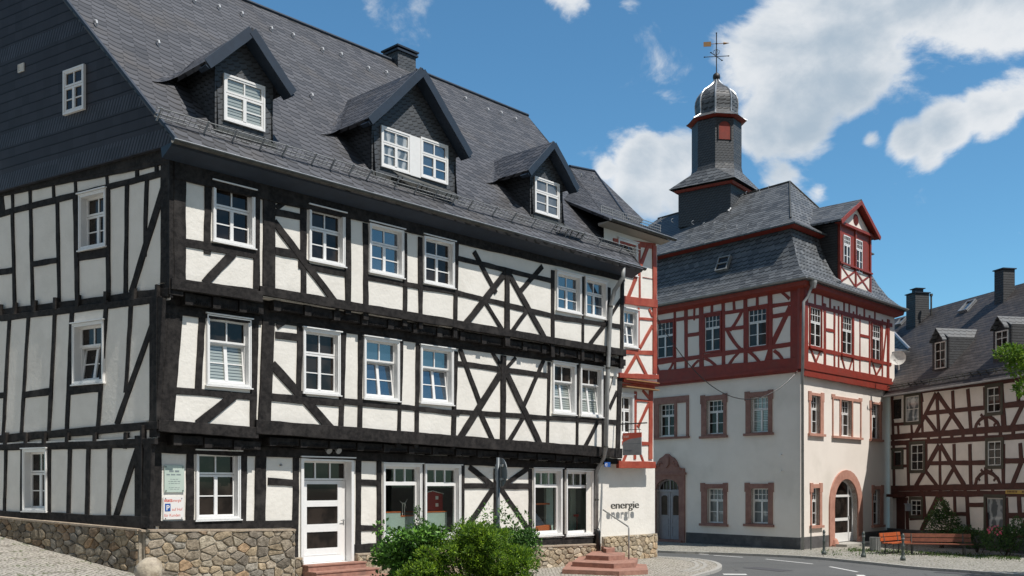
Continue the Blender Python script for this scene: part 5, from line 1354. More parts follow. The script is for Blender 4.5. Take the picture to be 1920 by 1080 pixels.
# swept slate between hip and dormer, bright lead
m = MB(); m.tube([DH.pt(a0 - .05, b0 + .9, .02 - .9), DH.pt(a0 - .25, b0 + .4, -.35), DH.pt(a0 - .45, b0 + .02, .25)], .10, 6); m.build('lead_flashing', M['lead'], dho)
# bell turret
TX, TY = 10.86, 52.4; phi = R(8.0)
def octo(r, z, rot=0, n=8):      # r = apothem, one face towards the square
    rr = r / math.cos(math.pi / n); a_ = -math.pi/2 + phi + rot
    return [Vector((TX + rr*math.cos(a_ + math.pi/n + 2*math.pi*k/n), TY + rr*math.sin(a_ + math.pi/n + 2*math.pi*k/n), z)) for k in range(n)]
def sqr(h, z): return octo(h, z, math.pi/4, 4)
zt = lambda y: CH + (HY - y) / F * TY
m = MB(); m.loft([sqr(1.48, zt(430)), sqr(1.48, zt(360))]); tur = m.build('turret', M['slate_wall'], hall, label='octagonal slate bell turret with onion dome')
m = MB(); m.loft([sqr(1.60, zt(362) - .12), sqr(1.66, zt(362))]); m.build('turret_cornice', M['redwood'], tur)
m = MB(); o8 = octo(1.27, zt(329)); s4 = sqr(1.86, zt(360))
# skirt: square to octagon
for k in range(4):
    c = s4[k]; c2 = s4[(k+1) % 4]
    near = sorted(range(8), key=lambda i: (o8[i] - c).length)[:2]
    near2 = sorted(range(8), key=lambda i: (o8[i] - c2).length)[:2]
    m.face([c, o8[near[0]], o8[near[1]]])
    pr_ = min(((i, j) for i in near for j in near2), key=lambda ij: (o8[ij[0]] - o8[ij[1]]).length + (10 if ij[0] == ij[1] else 0))
    m.face([c, c2, o8[pr_[1]], o8[pr_[0]]])
m.build('turret_skirt', M['slate_hall'], tur)
m = MB(); m.loft([octo(1.27, zt(331)), octo(1.20, zt(318)), octo(1.20, zt(236))]); m.build('turret_shaft', M['slate_wall'], tur)
m = MB(); m.loft([octo(1.22, zt(234.5)), octo(1.43, zt(232.2)), octo(1.43, zt(231.3))]); m.build('turret_eaves', M['redwood'], tur)
dome = [(1.46,231.5),(1.22,226),(1.03,221),(1.00,214),(1.02,205),(1.03,197),(1.0,189),(.92,181),(.76,173.5),(.54,168),(.34,162),(.20,157),(.11,151),(.06,146)]
m = MB(); m.loft([octo(r, zt(y)) for r, y in dome]); m.build('onion_dome', M['slate_hall'], tur)
m = MB(); rings = [octo(r, zt(y)) for r, y in dome]
for k in range(8): m.tube([g[k] for g in rings], .045, 6)
m.build('lead_ribs', M['lead'], tur)
fcm = octo(1.20, 0); k0 = min(range(8), key=lambda i: ((fcm[i] + fcm[(i+1) % 8])/2 - Vector((TX + .15, TY - 2, 0))).length)
OF = Fac(fcm[k0], fcm[(k0+1) % 8] - fcm[k0])
if OF.N.y > 0: OF = Fac(fcm[(k0+1) % 8], fcm[k0] - fcm[(k0+1) % 8])
wz = (fcm[(k0+1) % 8] - fcm[k0]).length / 2
m = MB(); OF.poly(m, arch_poly(wz, .62, zt(276), zt(253), zt(243), 8), -.03, .03); m.build('louvre', M['redwood'], tur)
m = MB(); arch_band(m, OF, arch_poly(wz, .62, zt(276), zt(253), zt(243), 8), arch_poly(wz, .74, zt(277), zt(253), zt(241), 8), -.02, .05); m.build('louvre_frame', M['slate_dark'], tur)
m = MB(); c = Vector((TX, TY, 0)); m.lathe(c + Z*zt(152), [(0.02,0),(.12,.04),(.19,.14),(.20,.22),(.17,.34),(.08,.42),(.03,.46)], 14); m.build('finial_ball', M['grit'], tur, smooth=True)
m = MB(); m.tube([c + Z*zt(140), c + Z*zt(62)], .028, 6); m.lathe(c + Z*zt(63), [(0.0,0),(.05,.03),(.0,.08)], 8)
m.lathe(c + Z*zt(84), [(.0,0),(.07,.06),(.0,.12)], 8)
Xd = Vector((1, -.12, 0)).normalized(); Yd = Vector((.62, .75, 0)).normalized()
for d_, r_ in ((Xd, .62), (Yd, .62)):
    m.tube([c + Z*zt(106) - d_*r_, c + Z*zt(106) + d_*r_], .02, 5)
    for s_ in (-1, 1): m.lathe(c + Z*(zt(106) - .04) + d_*r_*s_, [(.0,0),(.06,.04),(.0,.08)], 6)
for k in range(4):
    d_ = (Xd, Yd)[k % 2] * (1 if k < 2 else -1); m.tube([c + Z*zt(92), c + d_*.18 + Z*zt(96), c + d_*.12 + Z*zt(101), c + Z*zt(104)], .012, 4)
vn = m.build('weather_vane', M['grit'], tur)
m = MB(); m.tube([c + Z*zt(82) - Xd*.6, c + Z*zt(82) + Xd*.4], .018, 5); m.tube([c + Z*zt(82) + Xd*.36, c + Z*zt(82) + Xd*.68], .02, 6, rr=[.07, .004])
m.prism([c + Z*(zt(82) - .13) - Xd*.68, c + Z*(zt(82) + .12) - Xd*.68, c + Z*(zt(82) + .12) - Xd*.28, c + Z*(zt(82) - .13) - Xd*.28], Xd.cross(Z)*.02); m.build('vane_arrow', M['ochre'], vn)
# lead valley where the turret base meets the roof
m = MB(); s_r = sqr(1.48, 0); bse = min(s_r, key=lambda p: p.y)
pts = [ray_plane(x, y, upA, nU) + Z*.03 for x, y in ((1365,398),(1372,386),(1383,372),(1394,366))]; m.tube([Vector((bse.x, bse.y, pts[0].z + .2))] + pts, .06, 6); m.build('lead_valley', M['lead'], tur)
# downpipe at the corner of the town hall
dp = MB(); g_ = P_[0] + dR*.35
pcn = ring_at(UO + .16, 0)[0]; q_ = ring_at(.14, 0)[0]; sx_ = Vector((.02, -.02, 0))
A1_ = TRu.px(1519, 545, .40); A2_ = TRu.px(1515, 556, .30); A3_ = TRu.px(1507, 566, .20); A4_ = TRu.px(1505, 690, .18); A5_ = TRt.px(1504.5, 700, .16); A6_ = TRt.px(1505, 1031, .16)
dp.tube([TRu.px(1525, 529, .5), A1_, A2_, A3_, A4_, A5_, A6_], .065, 8); dpo = dp.build('downpipe', M['zinc'], hall, smooth=True)
m = MB(); m.lathe(TRu.px(1525, 536, .5), [(.10,-.1),(.16,.12),(.16,.22)], 8); m.build('rainwater_head', M['zinc'], dpo)
for (x, y) in ((1466,852.5),(1466,883)):
    m = MB(); p = TL.px(x, y); m.tube([p, p + TL.N*.12], .035, 8); m.build('wall_light', M['white'], hall)

# ================================================================ brown timbered house
BDir = Vector((560 - 960, 1850, 0)).normalized() * -1     # left to right, coming nearer
B0 = Vector(((1668 - CX) / F * 49.6, 49.6, 0))
BF = Fac(B0, BDir); BL_ = BF.h(2050, 900)[0]
brown = root('brown_timbered_house', (B0 + BDir*5 - BF.N*3).to_tuple(), 'long brown timbered house with dark roof and small dormers at the right edge', 'house')
zBe = 7.55
bw = {'a': [(1674,748,1692,746,788,786,'grid'), (1699,744,1724,742,792,790,'x'), (1852,727,1877,725,774,772,'grid23')],
      'b': [(1676,847,1691,846,875,874,'grid'), (1709,834,1732,833,882,881,'grid23'), (1853,828,1878,827,873,873,'grid23')],
      'c': [(1709,938,1728,937,967,967,'grid23')]}
bq = [(BF.q(*w_[:6]), w_[6]) for v in bw.values() for w_ in v]
sw_ = BF.q(1850,934,1882,934,1001,1003)
dq2 = BF.q(1674,932,1697,932,1012,1013)
m = MB(); BF.wall(m, 0, BL_, -.3, zBe, [sh(q, 0) for q, _ in bq] + [sh(sw_, 0), sh(dq2, 0)], depth=.25)
far = B0 - BF.N*9; farR = BF.pt(BL_, 0) - BF.N*9
m.face([BF.pt(BL_, 0), farR, farR + Z*zBe, BF.pt(BL_, zBe)]); m.face([farR, far, far + Z*zBe, farR + Z*zBe]); m.face([far, B0, B0 + Z*zBe, far + Z*zBe])
m.build('wall', M['plaster3'], brown)
for q, s_ in bq:
    if s_ == 'x': window(BF, q, brown, 'shop', 'pane_curtain', tr=.99, o_glass=-.02) if 0 else window(BF, q, brown, 'grid', 'pane_curtain', extra=(1, 2), mat='greywhite', o_glass=-.02)
    else: window(BF, q, brown, 'grid', 'pane', extra=(2, 3) if s_ == 'grid23' else (1, 1), mat='greywhite', o_glass=-.02)
window(BF, sw_, brown, 'grid', 'pane_curtain', extra=(1, 1), mat='greywhite', name='display_window', o_glass=-.06)
m = MB(); BF.box(m, dq2[0], dq2[1], dq2[2], dq2[3], -.25, -.2); BF.box(m, dq2[0] - .1, dq2[1] + .12, dq2[3], dq2[3] + .14, 0, .3); m.build('entrance_door', M['brownwood'], brown)
t = MB()
def br_(lst):
    for b in lst: BF.beam(t, *b[:4], b[4], **(b[5] if len(b) > 5 else {}))
zx = lambda X, Y: (1600 + X/6, 660 + Y/6)
zy = lambda X, Y: (1600 + X/6, 840 + Y/6)
def bz(f, lst):
    for (a_, b_, c_, d_, w_) in lst: p = f(a_, b_); q = f(c_, d_); br_([(p[0], p[1], q[0], q[1], w_)])
bz(zx, [(430,470,1960,285,.30), (430,960,1960,845,.28), (430,1030,1960,945,.24), (440,500,450,960,.2), (765,470,780,560,.16), (760,480,780,900,.18), (505,820,512,950,.14), (655,810,665,930,.14), (440,815,760,800,.16),
  (930,470,700,930,.22), (945,470,1240,890,.24), (945,500,965,900,.20), (820,735,940,900,.20), (1105,720,1000,895,.20), (835,690,1480,625,.20), (1120,440,1130,660,.20), (1290,420,1325,870,.22), (1475,400,1480,640,.16),
  (1660,370,1700,860,.28), (1850,340,1860,590,.2), (1700,605,1960,575,.24), (1900,610,1780,850,.24), (1490,720,1505,870,.22)])
for X in (450, 650, 845, 975, 1110, 1235, 1365, 1495, 1655, 1800): bz(zx, [(X, 1030 - (X-450)*.075, X+1, 960 - (X-450)*.075, .20)])
def arc(f, pts, w_):
    for i in range(len(pts)-1): bz(f, [(*pts[i], *pts[i+1], w_)])
for f_, dy in ((zx, 0), (zy, -458)):
    if dy: g_ = (lambda X, Y: zy(X, Y - 458))
    else: g_ = zx
    arc(g_, [(1375,870),(1390,810),(1430,760),(1500,715)], .16); arc(g_, [(1500,715),(1570,750),(1625,800),(1650,860)], .16)
    arc(g_, [(1440,705),(1470,745)], .12); arc(g_, [(1560,705),(1535,745)], .12); arc(g_, [(1400,790),(1425,820)], .10); arc(g_, [(1610,790),(1585,825)], .10)
bz(zy, [(430,455,1960,430,.28), (430,515,1960,515,.26), (455,-60,460,560,.2), (615,-60,625,440,.22), (430,10,600,5,.12), (550,0,550,200,.08), (440,215,600,200,.14), (820,-40,820,250,.20),
  (965,-30,705,430,.24), (985,-30,1250,420,.24), (975,0,980,430,.18), (815,260,945,425,.20), (1125,240,1020,420,.20), (870,170,1480,165,.20), (1135,-40,1140,180,.20), (1315,-40,1325,430,.20), (1490,220,1500,430,.20), (1690,-40,1690,430,.20),
  (1720,145,1960,140,.22), (1890,170,1790,420,.24), (1880,-50,1895,150,.2),
  (600,560,615,960,.24), (790,540,810,790,.26), (965,530,770,930,.30), (985,560,1070,740,.26), (1140,540,1145,730,.20), (1280,540,1300,960,.24), (1060,742,1270,742,.18), (640,785,870,770,.24), (590,950,1350,950,.24),
  (1310,640,1480,640,.20), (1485,560,1500,960,.18), (1720,560,1730,960,.26), (1865,550,1875,740,.22), (1735,760,1960,755,.24), (1940,830,1850,1070,.24), (1310,985,1960,1000,.3)])
for X in (770, 855, 985, 1110, 1260, 1410, 1570): bz(zy, [(X, 470, X+1, 505, .2)])
t.build('timber_frame', M['brownwood'], brown)
for q in [q for q, _ in bq[1:]] + [sw_]: m = MB(); BF.ring(m, q[0]-.15, q[1]+.15, q[2]-.14, q[3]+.16, .15, -.1, .045); m.build('window_board', M['olive'], brown)
m = MB(); BF.box(m, -.1, BL_, -.3, BF.h(1900, 1005)[1] - .05, -.02, .08); m.build('base_wall', M['greybase'], brown)
# roof
TPB = math.tan(R(45)); OB = .45
VB = 4.7; zB = zBe + .0
eL = BF.pt(-.35, zB - OB*TPB*.6, OB); eR = BF.pt(BL_ + 1, zB - OB*TPB*.6, OB)
def bro(v): return zB - OB*TPB*.6 + (v + OB) * TPB
rL = BF.pt(-9, bro(VB), -VB); rR = BF.pt(BL_ + 1, bro(VB), -VB)
m = MB(); m.prism([eL, eR, rR, rL], BF.N*-.08 + Z*-.08); m.face([rL, rR, BF.pt(BL_+1, zB - .4, -2*VB - OB), BF.pt(-.35, zB - .4, -2*VB - OB)]); m.face([eL, rL, BF.pt(-.35, zB-.4, -2*VB-OB)])
bro_o = m.build('roof', M['slate_brown'], brown)
BR = Fac(eL, BDir, (rL - eL)); BR.B = (BR.B - BR.A*BR.B.dot(BR.A)).normalized(); BR.N = BR.A.cross(BR.B)
gutter(eL - Z*.02, BDir, BF.N, 0, BL_ + 1.3, 0, .085, 'gutter', brown, 'lead', False)
def bchim(x1, x2, yt, xm, ym, cap_=False):
    p = BR.px(xm, ym); w_ = .95; zt_ = CH + (HY - yt)/F*p.y; m = MB(); rz = math.atan2(BDir.y, BDir.x)
    wd = (x2 - x1)/F*p.y*.70
    c = Vector((((x1+x2)/2 - CX)/F*p.y, p.y, p.z - 1.2)); m.box(c, wd, wd, zt_ - c.z, rz); o = m.build('chimney', M['slate_dark'], brown)
    k = MB(); k.box(Vector((c.x, c.y, zt_)), wd + .12, wd + .12, .05, rz)
    if cap_: k.box(Vector((c.x, c.y, zt_ + .05)), wd*.5, wd*.5, .22, rz); k.box(Vector((c.x, c.y, zt_ + .27)), wd*.7, wd*.7, .04, rz)
    k.build('chimney_cap', M['soffit'], o); return c
bchim(1700, 1741, 552, 1715, 608, True); bchim(1866, 1901, 507, 1885, 556)
m = MB(); p = BR.px(1746, 590); m.tube([p, p + Z*1.0], .05, 6); m.tube([p + Z*1.0, p + Z*1.12], .09, 6); m.build('vent_pipe', M['zincd'], brown)
for (a, b_, c, d, e, f) in ((1815,564,1829,562,579,577),(1690,596,1700,594,606,604)):
    q = BR.q(a, b_, c, d, e, f, .1); m = MB(); BR.ring(m, *q, .05, -.05, .14); so = m.build('skylight', M['lead'], brown); m = MB(); BR.box(m, *q, .05, .07); m.build('pane', M['pane_sky'], so)
def bdormer(face, wq_, apex, tipL):
    bp = BR.px((face[0] + face[2])/2, (face[1] + face[3])/2); D = Fac(BF.P + BF.N * (bp - BF.P).dot(BF.N), BDir)
    a0 = D.h(face[0], face[1])[0]; a1 = D.h(face[2], face[3])[0]; b0 = bp.z; ba = D.h(*apex, .25)[1]; bt = D.h(*tipL, .25)[1]; am = (a0 + a1)/2
    hw = am - D.h(*tipL, .25)[0]; q = D.q(*wq_)
    m = MB(); D.poly(m, [(a0, b0-.1), (a1, b0-.1), (a1, bt+.05), (am, ba-.12), (a0, bt+.05)], -.05, 0)
    for ax, s_ in ((a0, .05), (a1, -.05)): m.prism([D.pt(ax, b0-.1, -.03), D.pt(ax, bt+.1, -.03), D.pt(ax, bt+.1, -(bt+.1-b0)/TPB), ], D.A*s_)
    o = m.build('dormer', M['slate_dark'], brown); m = MB()
    for s_ in (-1, 1):
        dp_ = (ba - b0)/TPB + .3; de_ = (bt - b0)/TPB + .3
        m.prism([D.pt(am, ba, .25), D.pt(am + s_*hw, bt, .25), D.pt(am + s_*hw, bt, -de_), D.pt(am, ba, -dp_)], Z*-.07)
    m.build('dormer_roof', M['slate_hall'], o); window(D, q, brown, 'grid', 'pane', extra=(2,3), mat='greywhite', o_glass=.0, name='dormer_window', off=.02)
    return D
bdormer((1748,695,1779,692), (1755,642,1775,640,692,690), (1762,613), (1742,641))
bdormer((1862,680,1897,676), (1869,621,1892,619,664,662), (1879,590), (1856,618))
m = MB(); p, q = BR.px(1672,612), BR.px(1722,662)
# small side roof with bright flashing between the two buildings
sr = [BR.px(1671,612) + BF.N*.5 + Z*.2, BR.px(1722,664) + BF.N*.5 + Z*.2, BF.pt(-.2, BR.px(1722,664).z, .3) + Z*0, BR.px(1671, 650) + BF.N*.2]
m.prism([sr[0], sr[1], sr[2], sr[3]], Z*-.1); so = m.build('side_roof', M['slate_hall'], brown)
m = MB(); m.tube([sr[0] + Z*.05, sr[1] + Z*.05], .08, 6); m.build('bright_flashing', M['lead'], so)
m = MB(); BR.box(m, .2, BL_, .42, .45, .06, .12); BR.box(m, .2, BL_, .42, .45, .2, .24)
a = .3
while a < BL_: BR.box(m, a, a + .02, .41, .46, 0, .25); a += .5
m.build('snow_guard', M['zincd'], brown)
# ================================================================ steps, signs, furniture
m = MB(); a0, a1 = dq[0], dq[1]; zt0 = dq[2]
doorstep = root('door_steps', F0.pt((a0+a1)/2, zt0 - .5, .5).to_tuple(), 'red sandstone steps below the white entrance door', 'steps')
for k, (o_, e0, e1) in enumerate(((.42, .02, .14), (.78, .02, .30), (1.14, .02, .45))):
    m = MB(); z1_ = zt0 - .004 - .165*k
    F0.box(m, a0 - e0, a1 + e1, z1_ - .165 + .001, z1_ - .035, -.2 if k == 0 else .14, o_ - .02); F0.box(m, a0 - e0 - .02, a1 + e1 + .02, z1_ - .035, z1_, -.2 if k == 0 else .14, o_)
    m.build('step', M['sandstone'], doorstep)
m = MB(); F0.box(m, a0 - .02, a1 + .45, zt0 - 1.2, zt0 - .5, .14, 1.10); m.build('step_base', M['sandstone'], doorstep)

def wallback(p, d=.73):   # straight back to the ground floor wall
    t_ = (p - C2).dot(FN) + d; return p - FN * t_
sts = root('corner_steps', gpx(1135, 1060).to_tuple(), 'polygonal red sandstone steps with a handrail beside the downpipe', 'steps')
for k, (z_, pts) in enumerate(((.14, ((1054,1067.5),(1161,1071.5),(1215,1068.5),(1212,1058))), (.29, ((1073,1053.5),(1151,1057.5),(1192,1055),(1196,1046))), (.44, ((1098,1041),(1141,1043),(1171,1041),(1172,1036))), (.58, ((1131,1027.5),(1137,1029),(1152,1028),(1153,1026))))):
    P_ = [gpx(x, y, z_) for x, y in pts]; P_ = [F0.px(pts[0][0] + (14 if k < 3 else 3), 1000, -.02)] + P_ + [wallback(P_[-1])]
    m = MB(); m.prism([Vector((p.x, p.y, z_)) for p in P_], Z * -(.148 if k else .3)); m.build('step', M['sandstone'], sts)
m = MB(); pB = gpx(1179, 1043, .40); pT = pB + Z*((1043-988)/F*pB.y); pW = X0.px(1131, 956, .10)
m.tube([pB - Z*.1, pT - Z*.04, pT + (pW - pT)*.03, pW.lerp(pT, .5), pW], .026, 8); m.build('handrail', M['zinc'], sts, smooth=True)

def text(s, size, fac, a, b, off, mat, name, parent=None, ext=.004, ax=None, sx=1.0, bold=0, align='LEFT', **tags):
    cu = bpy.data.curves.new(name, 'FONT'); cu.body = s; cu.size = size; cu.extrude = ext; cu.align_x = align; cu.offset = bold
    to = bpy.data.objects.new('tmp', cu); S.collection.objects.link(to); dg = bpy.context.evaluated_depsgraph_get(); dg.update()
    me = bpy.data.meshes.new_from_object(to.evaluated_get(dg)); bpy.data.objects.remove(to); me.materials.clear(); me.materials.append(M[mat]); me.name = name
    base = Vector((0,0,0)); p = parent
    while p is not None: base += p.location; p = p.parent
    A_ = fac.A; N_ = fac.N
    for v in me.vertices: v.co = fac.pt(a + v.co.x * sx, b + v.co.y, off + v.co.z) - base
    o = bpy.data.objects.new(name, me); S.collection.objects.link(o)
    if parent: o.parent = parent
    for k, x in tags.items(): o[k] = x
    return o
M['signwhite'] = simple('sign_white', (.78,.76,.74), None, .35); M['signglass'] = simple('sign_glass_green', (.50,.58,.52), (.46,.55,.49), .2); M['signred'] = simple('sign_red', (.62,.10,.06), None, .5)
M['signblue'] = simple('sign_blue', (.02,.09,.34), None, .4); M['signgrey'] = simple('sign_grey', (.30,.32,.34), (.26,.28,.30), .35); M['inkgrey'] = simple('ink_grey', (.14,.17,.20), None, .6); M['signyellow'] = simple('sign_yellow', (.55,.36,.07), None, .5)
M['steel'] = simple('brushed_steel', (.20,.20,.19), (.14,.14,.135), .35, 9, metal=.8)
q = F0.q(307,872,344,873,922,924)
m = MB(); F0.box(m, *q, .02, .035); s1 = m.build('glass_plaque', M['signglass'], None, **tagd('greenish glass name plaque with grey print, the upper one beside the corner window', 'sign', 'plates beside the corner window'))
W_ = q[1] - q[0]
text('DIE ZEIT', .085, F0, q[0] + W_/2, q[3] - .13, .036, 'inkgrey', 'lettering', s1, .001, align='CENTER') if 0 else None
for (yy, hh, ww, al_) in ((.10,.045,.62,0),(.19,.03,.78,0),(.31,.012,.40,0),(.36,.014,.60,0),(.41,.012,.56,0),(.51,.010,.55,0),(.55,.010,.5,0)):
    m2 = MB(); n_ = int(ww*W_/(.028 if hh > .02 else .018)); c = q[0] + W_*(.5 - ww/2)
    for k in range(n_):
        if (k*7 + int(yy*100)) % 5 == 0: continue
        F0.box(m2, c + k*ww*W_/n_, c + (k + .7)*ww*W_/n_, q[3] - yy - hh - .02, q[3] - yy - .02, .035, .038)
    m2.build('printed_line', M['inkgrey'], s1)
for (a_, b_) in ((.07,.06),(.93,.06),(.07,.94),(.93,.94)):
    m2 = MB(); c = F0.pt(q[0] + W_*a_, q[2] + (q[3]-q[2])*b_, .02); m2.tube([c, c + F0.N*.035], .014, 8); m2.build('fixing_stud', M['steel'], s1)
q = F0.q(305,931,343,932,973,974); W_ = q[1] - q[0]
m = MB(); F0.box(m, *q, .02, .035); s2 = m.build('parking_plate', M['signwhite'], None, **tagd('white customer parking plate with red writing and blue P beside the corner window', 'sign', 'plates beside the corner window'))
H_ = q[3] - q[2]
text('statt', .115, F0, q[0] + .02, q[3] - H_*.22, .036, 'signred', 'lettering', s2, .001, bold=.003); text('energie', .095, F0, q[0] + W_*.44, q[3] - H_*.22, .036, 'signred', 'lettering', s2, .001, sx=.8)
m2 = MB(); F0.box(m2, q[0] + .04, q[0] + .04 + W_*.27, q[2] + H_*.36, q[2] + H_*.70, .035, .039); m2.build('parking_symbol', M['signblue'], s2)
text('P', .17, F0, q[0] + .068, q[2] + H_*.41, .040, 'signwhite', 'parking_letter', s2, .001, bold=.004)
text('auf Hof', .10, F0, q[0] + W_*.42, q[2] + H_*.38, .036, 'signred', 'lettering', s2, .001, sx=.9); text('für Kunden', .10, F0, q[0] + .02, q[2] + H_*.12, .036, 'signred', 'lettering', s2, .001, sx=.92)
for (a_, b_) in ((.1,.93),(.9,.93),(.1,.05),(.9,.05)):
    m2 = MB(); c = F0.pt(q[0] + W_*a_, q[2] + (q[3]-q[2])*b_, .02); m2.tube([c, c + F0.N*.03], .011, 8); m2.build('fixing_stud', M['steel'], s2)
# steel letters on the white wall
la, lb = X0.h(1137, 953); le = X0.h(1189, 951)[0]
lo = root('wall_lettering', X0.pt(la, lb, .1).to_tuple(), 'steel letters spelling energie standing off the white wall', 'lettering')
t_o = text('energie', .40, X0, la, lb - .02, .20, 'steel', 'letters', lo, .02); me = t_o.data
mxa = max(v.co.dot(X0.A) for v in me.vertices); mna = min(v.co.dot(X0.A) for v in me.vertices); k_ = (le - la) / (mxa - mna)
for v in me.vertices: v.co = v.co + X0.A * ((v.co.dot(X0.A) - mna) * (k_ - 1))
# house number
q = F1.q(1133,867,1143,867,876,876)
qn = F0.q(1133,866,1144,867,875,876, .5); m = MB(); F0.box(m, *qn, .50, .515); hn = m.build('house_number_plate', M['signblue'], None, **tagd('small blue house number plate on the black beam above the white wall', 'house number'))
text('43', .17, F0, qn[0] + .02, qn[2] + .02, .517, 'signwhite', 'number', hn, .001, sx=.85)
# hanging shop sign
pS = F1.px(1151, 796); HS = Fac(pS - Z*0, F1.N)       # plane at right angles to the wall
HS = Fac(pS, F1.N)
sg_ = root('hanging_sign', pS.to_tuple(), 'red and grey hanging shop sign on an iron bracket above the steel lettering', 'sign')
m = MB(); L_ = HS.h(1213, 796)[0]; m.tube([pS, pS + F1.N*L_], .025, 6); m.tube([pS - Z*.22 + F1.N*(L_*.40), pS - Z*.22 + F1.N*(L_*.82)], .012, 5)
for f_ in (.45, .78): m.tube([pS + F1.N*(L_*f_), pS - Z*.36 + F1.N*(L_*f_)], .008, 4)
m.build('bracket', M['grit'], sg_)
hq = (L_*.28, L_*.84, -1.13, -.33)
m = MB(); HS.box(m, *hq, -.015, .015); bd = m.build('board', M['signgrey'], sg_)
m = MB(); HS.poly(m, [(hq[0], hq[3] - .34), (hq[0] + .3, hq[3] - .22), (hq[1], hq[3] - .17), (hq[1], hq[3] + .002), (hq[0], hq[3] + .002)], -.018, .018); m.build('red_band', M['signred'], bd)
HSb = Fac(HS.pt(0, 0, 0), HS.A)
text('statt', .13, HS, hq[0] + .04, hq[3] - .16, .019, 'signwhite', 'lettering', bd, .001); 
m = MB(); HS.box(m, hq[0] + .03, hq[1] - .03, hq[2] + .40, hq[2] + .415, .015, .018); m.build('printed_line', M['inkgrey'], bd); text('energie', .11, HS, hq[0] + .08, hq[2] + .14, .019, 'inkgrey', 'lettering', bd, .001)
# lamp over the door
m = MB(); p = F0.px(620, 846, .10); m.tube([F0.px(625, 850, 0), F0.px(625, 850, .16)], .02, 6); m.tube([F0.px(616, 846, .16), F0.px(633, 848, .16)], .012, 6)
lp = m.build('door_lamp', M['grit'], None, **tagd('twin spot lamp fixed above the white entrance door', 'lamp'))
for x in (614, 632):
    m = MB(); c = F0.px(x, 843, .18); d_ = (F0.N + Z*-.5).normalized(); m.tube([c - d_*.06, c + d_*.10], .07, 10, rr=[.05, .09]); m.build('lamp_head', M['zinc'], lp)
m = MB(); c = F0.px(526, 872, 0); m.tube([c, c + F0.N*.06], .03, 10, rr=[.035, .02]); m.build('doorbell_sensor', M['zinc'], None, **tagd('tiny grey sensor knob on the white panel left of the entrance door', 'sensor'))
# boulder at the house corner
bp = gpx(1, 1); Yb = 22.3; X_ = (281 - CX)/F*Yb; rr_ = random.Random(3); m = MB(); rings = []
for i in range(9):
    th = math.pi*i/8; ring = []
    for j in range(14):
        ph = 2*math.pi*j/14; rad = .30*(1 + .13*math.sin(3*ph + i) + rr_.uniform(-.05,.05)); ring.append(Vector((X_ + rad*math.sin(th)*math.cos(ph)*1.05, Yb + rad*math.sin(th)*math.sin(ph)*.8, ground_z(X_, Yb) + .18 + .36*math.cos(th)*(1 + rr_.uniform(-.03,.03)))))
    rings.append(ring)
m.loft(rings); M['boulder'] = simple('pale_boulder', (.50,.44,.34), (.36,.31,.25), .9, 6, 20, .015, big=3, bigc=(.30,.25,.18)); m.build('boulder', M['boulder'], None, smooth=True, **tagd('pale rounded boulder at the foot of the stone corner', 'boulder'))
# round sign seen from behind
Ys = 20.5; P = Vector(((934 - CX)/F*Ys, Ys, 0)); zg_ = ground_z(P.x, P.y); zs_ = CH + (HY - 886)/F*Ys
M['greypole'] = simple('grey_sign_back', (.15,.17,.18), (.12,.135,.145), .45, 5, metal=.3)
rs = root('road_sign', (P.x, P.y, zg_), 'round traffic sign seen from behind on a grey pole in front of the house', 'road sign')
m = MB(); m.tube([Vector((P.x, P.y, zg_)), Vector((P.x, P.y, zs_ + .31))], .036, 10); m.build('pole', M['greypole'], rs, smooth=True)
dn = Vector((.90, .43, 0)).normalized(); ax_ = Z.cross(dn); cc = Vector((P.x, P.y, zs_)) + dn*.06
m = MB(); r1 = [cc + (ax_*math.cos(2*math.pi*k/32) + Z*math.sin(2*math.pi*k/32))*.30 for k in range(32)]; m.loft([[p for p in r1], [p + dn*.012 for p in r1]]); m.build('disc', M['greypole'], rs)
m = MB(); m.box(Vector((P.x, P.y, zs_ + .12)) + dn*.04, .05, .34, .05, math.atan2(dn.y, dn.x)); m.box(Vector((P.x, P.y, zs_ - .16)) + dn*.04, .05, .34, .05, math.atan2(dn.y, dn.x)); m.build('clamp', M['zinc'], rs)
# bollards
M['bollard'] = simple('grey_green_bollard', (.10,.12,.11), (.07,.085,.08), .45, 6, metal=.3)
lab = ['slender grey bollard left of the arched doorway', 'slender grey bollard just right of the arched doorway', 'slender grey bollard in front of the orange bench']
b0_ = None
for i, (x, yb) in enumerate(((1545,1040),(1619,1045),(1693,1051))):
    p = gpx(x, yb)
    if b0_ is None:
        o = root('bollard', (0,0,0), lab[i], 'bollard', 'bollards along the pavement kerb')
        m = MB(); m.lathe((0,0,0), [(.10,0),(.10,.10),(.075,.13),(.055,.2),(.05,.5),(.062,.52),(.062,.56),(.05,.58),(.045,.86),(.058,.88),(.062,.92),(.04,.99),(.0,1.02)], 12); m.build('post', M['bollard'], o, smooth=True)
        m = MB(); m.lathe((0,0,.80), [(.055,0),(.058,.01),(.058,.04),(.055,.05)], 12); m.build('reflective_ring', M['zinc'], o)
        b0_ = o
    else:
        o = b0_.copy(); S.collection.objects.link(o)
        for c in b0_.children: d = c.copy(); S.collection.objects.link(d); d.parent = o
        o['label'] = lab[i]
    o.location = p
p = gpx(1520.5, 1031); m = MB(); m.tube([p, p + Z*1.05], .028, 8); m.tube([p + Z*1.05, p + Z*1.07], .05, 8); m.build('thin_post', M['bollard'], None, **tagd('thin grey post against the town hall wall below the narrow window', 'post'))
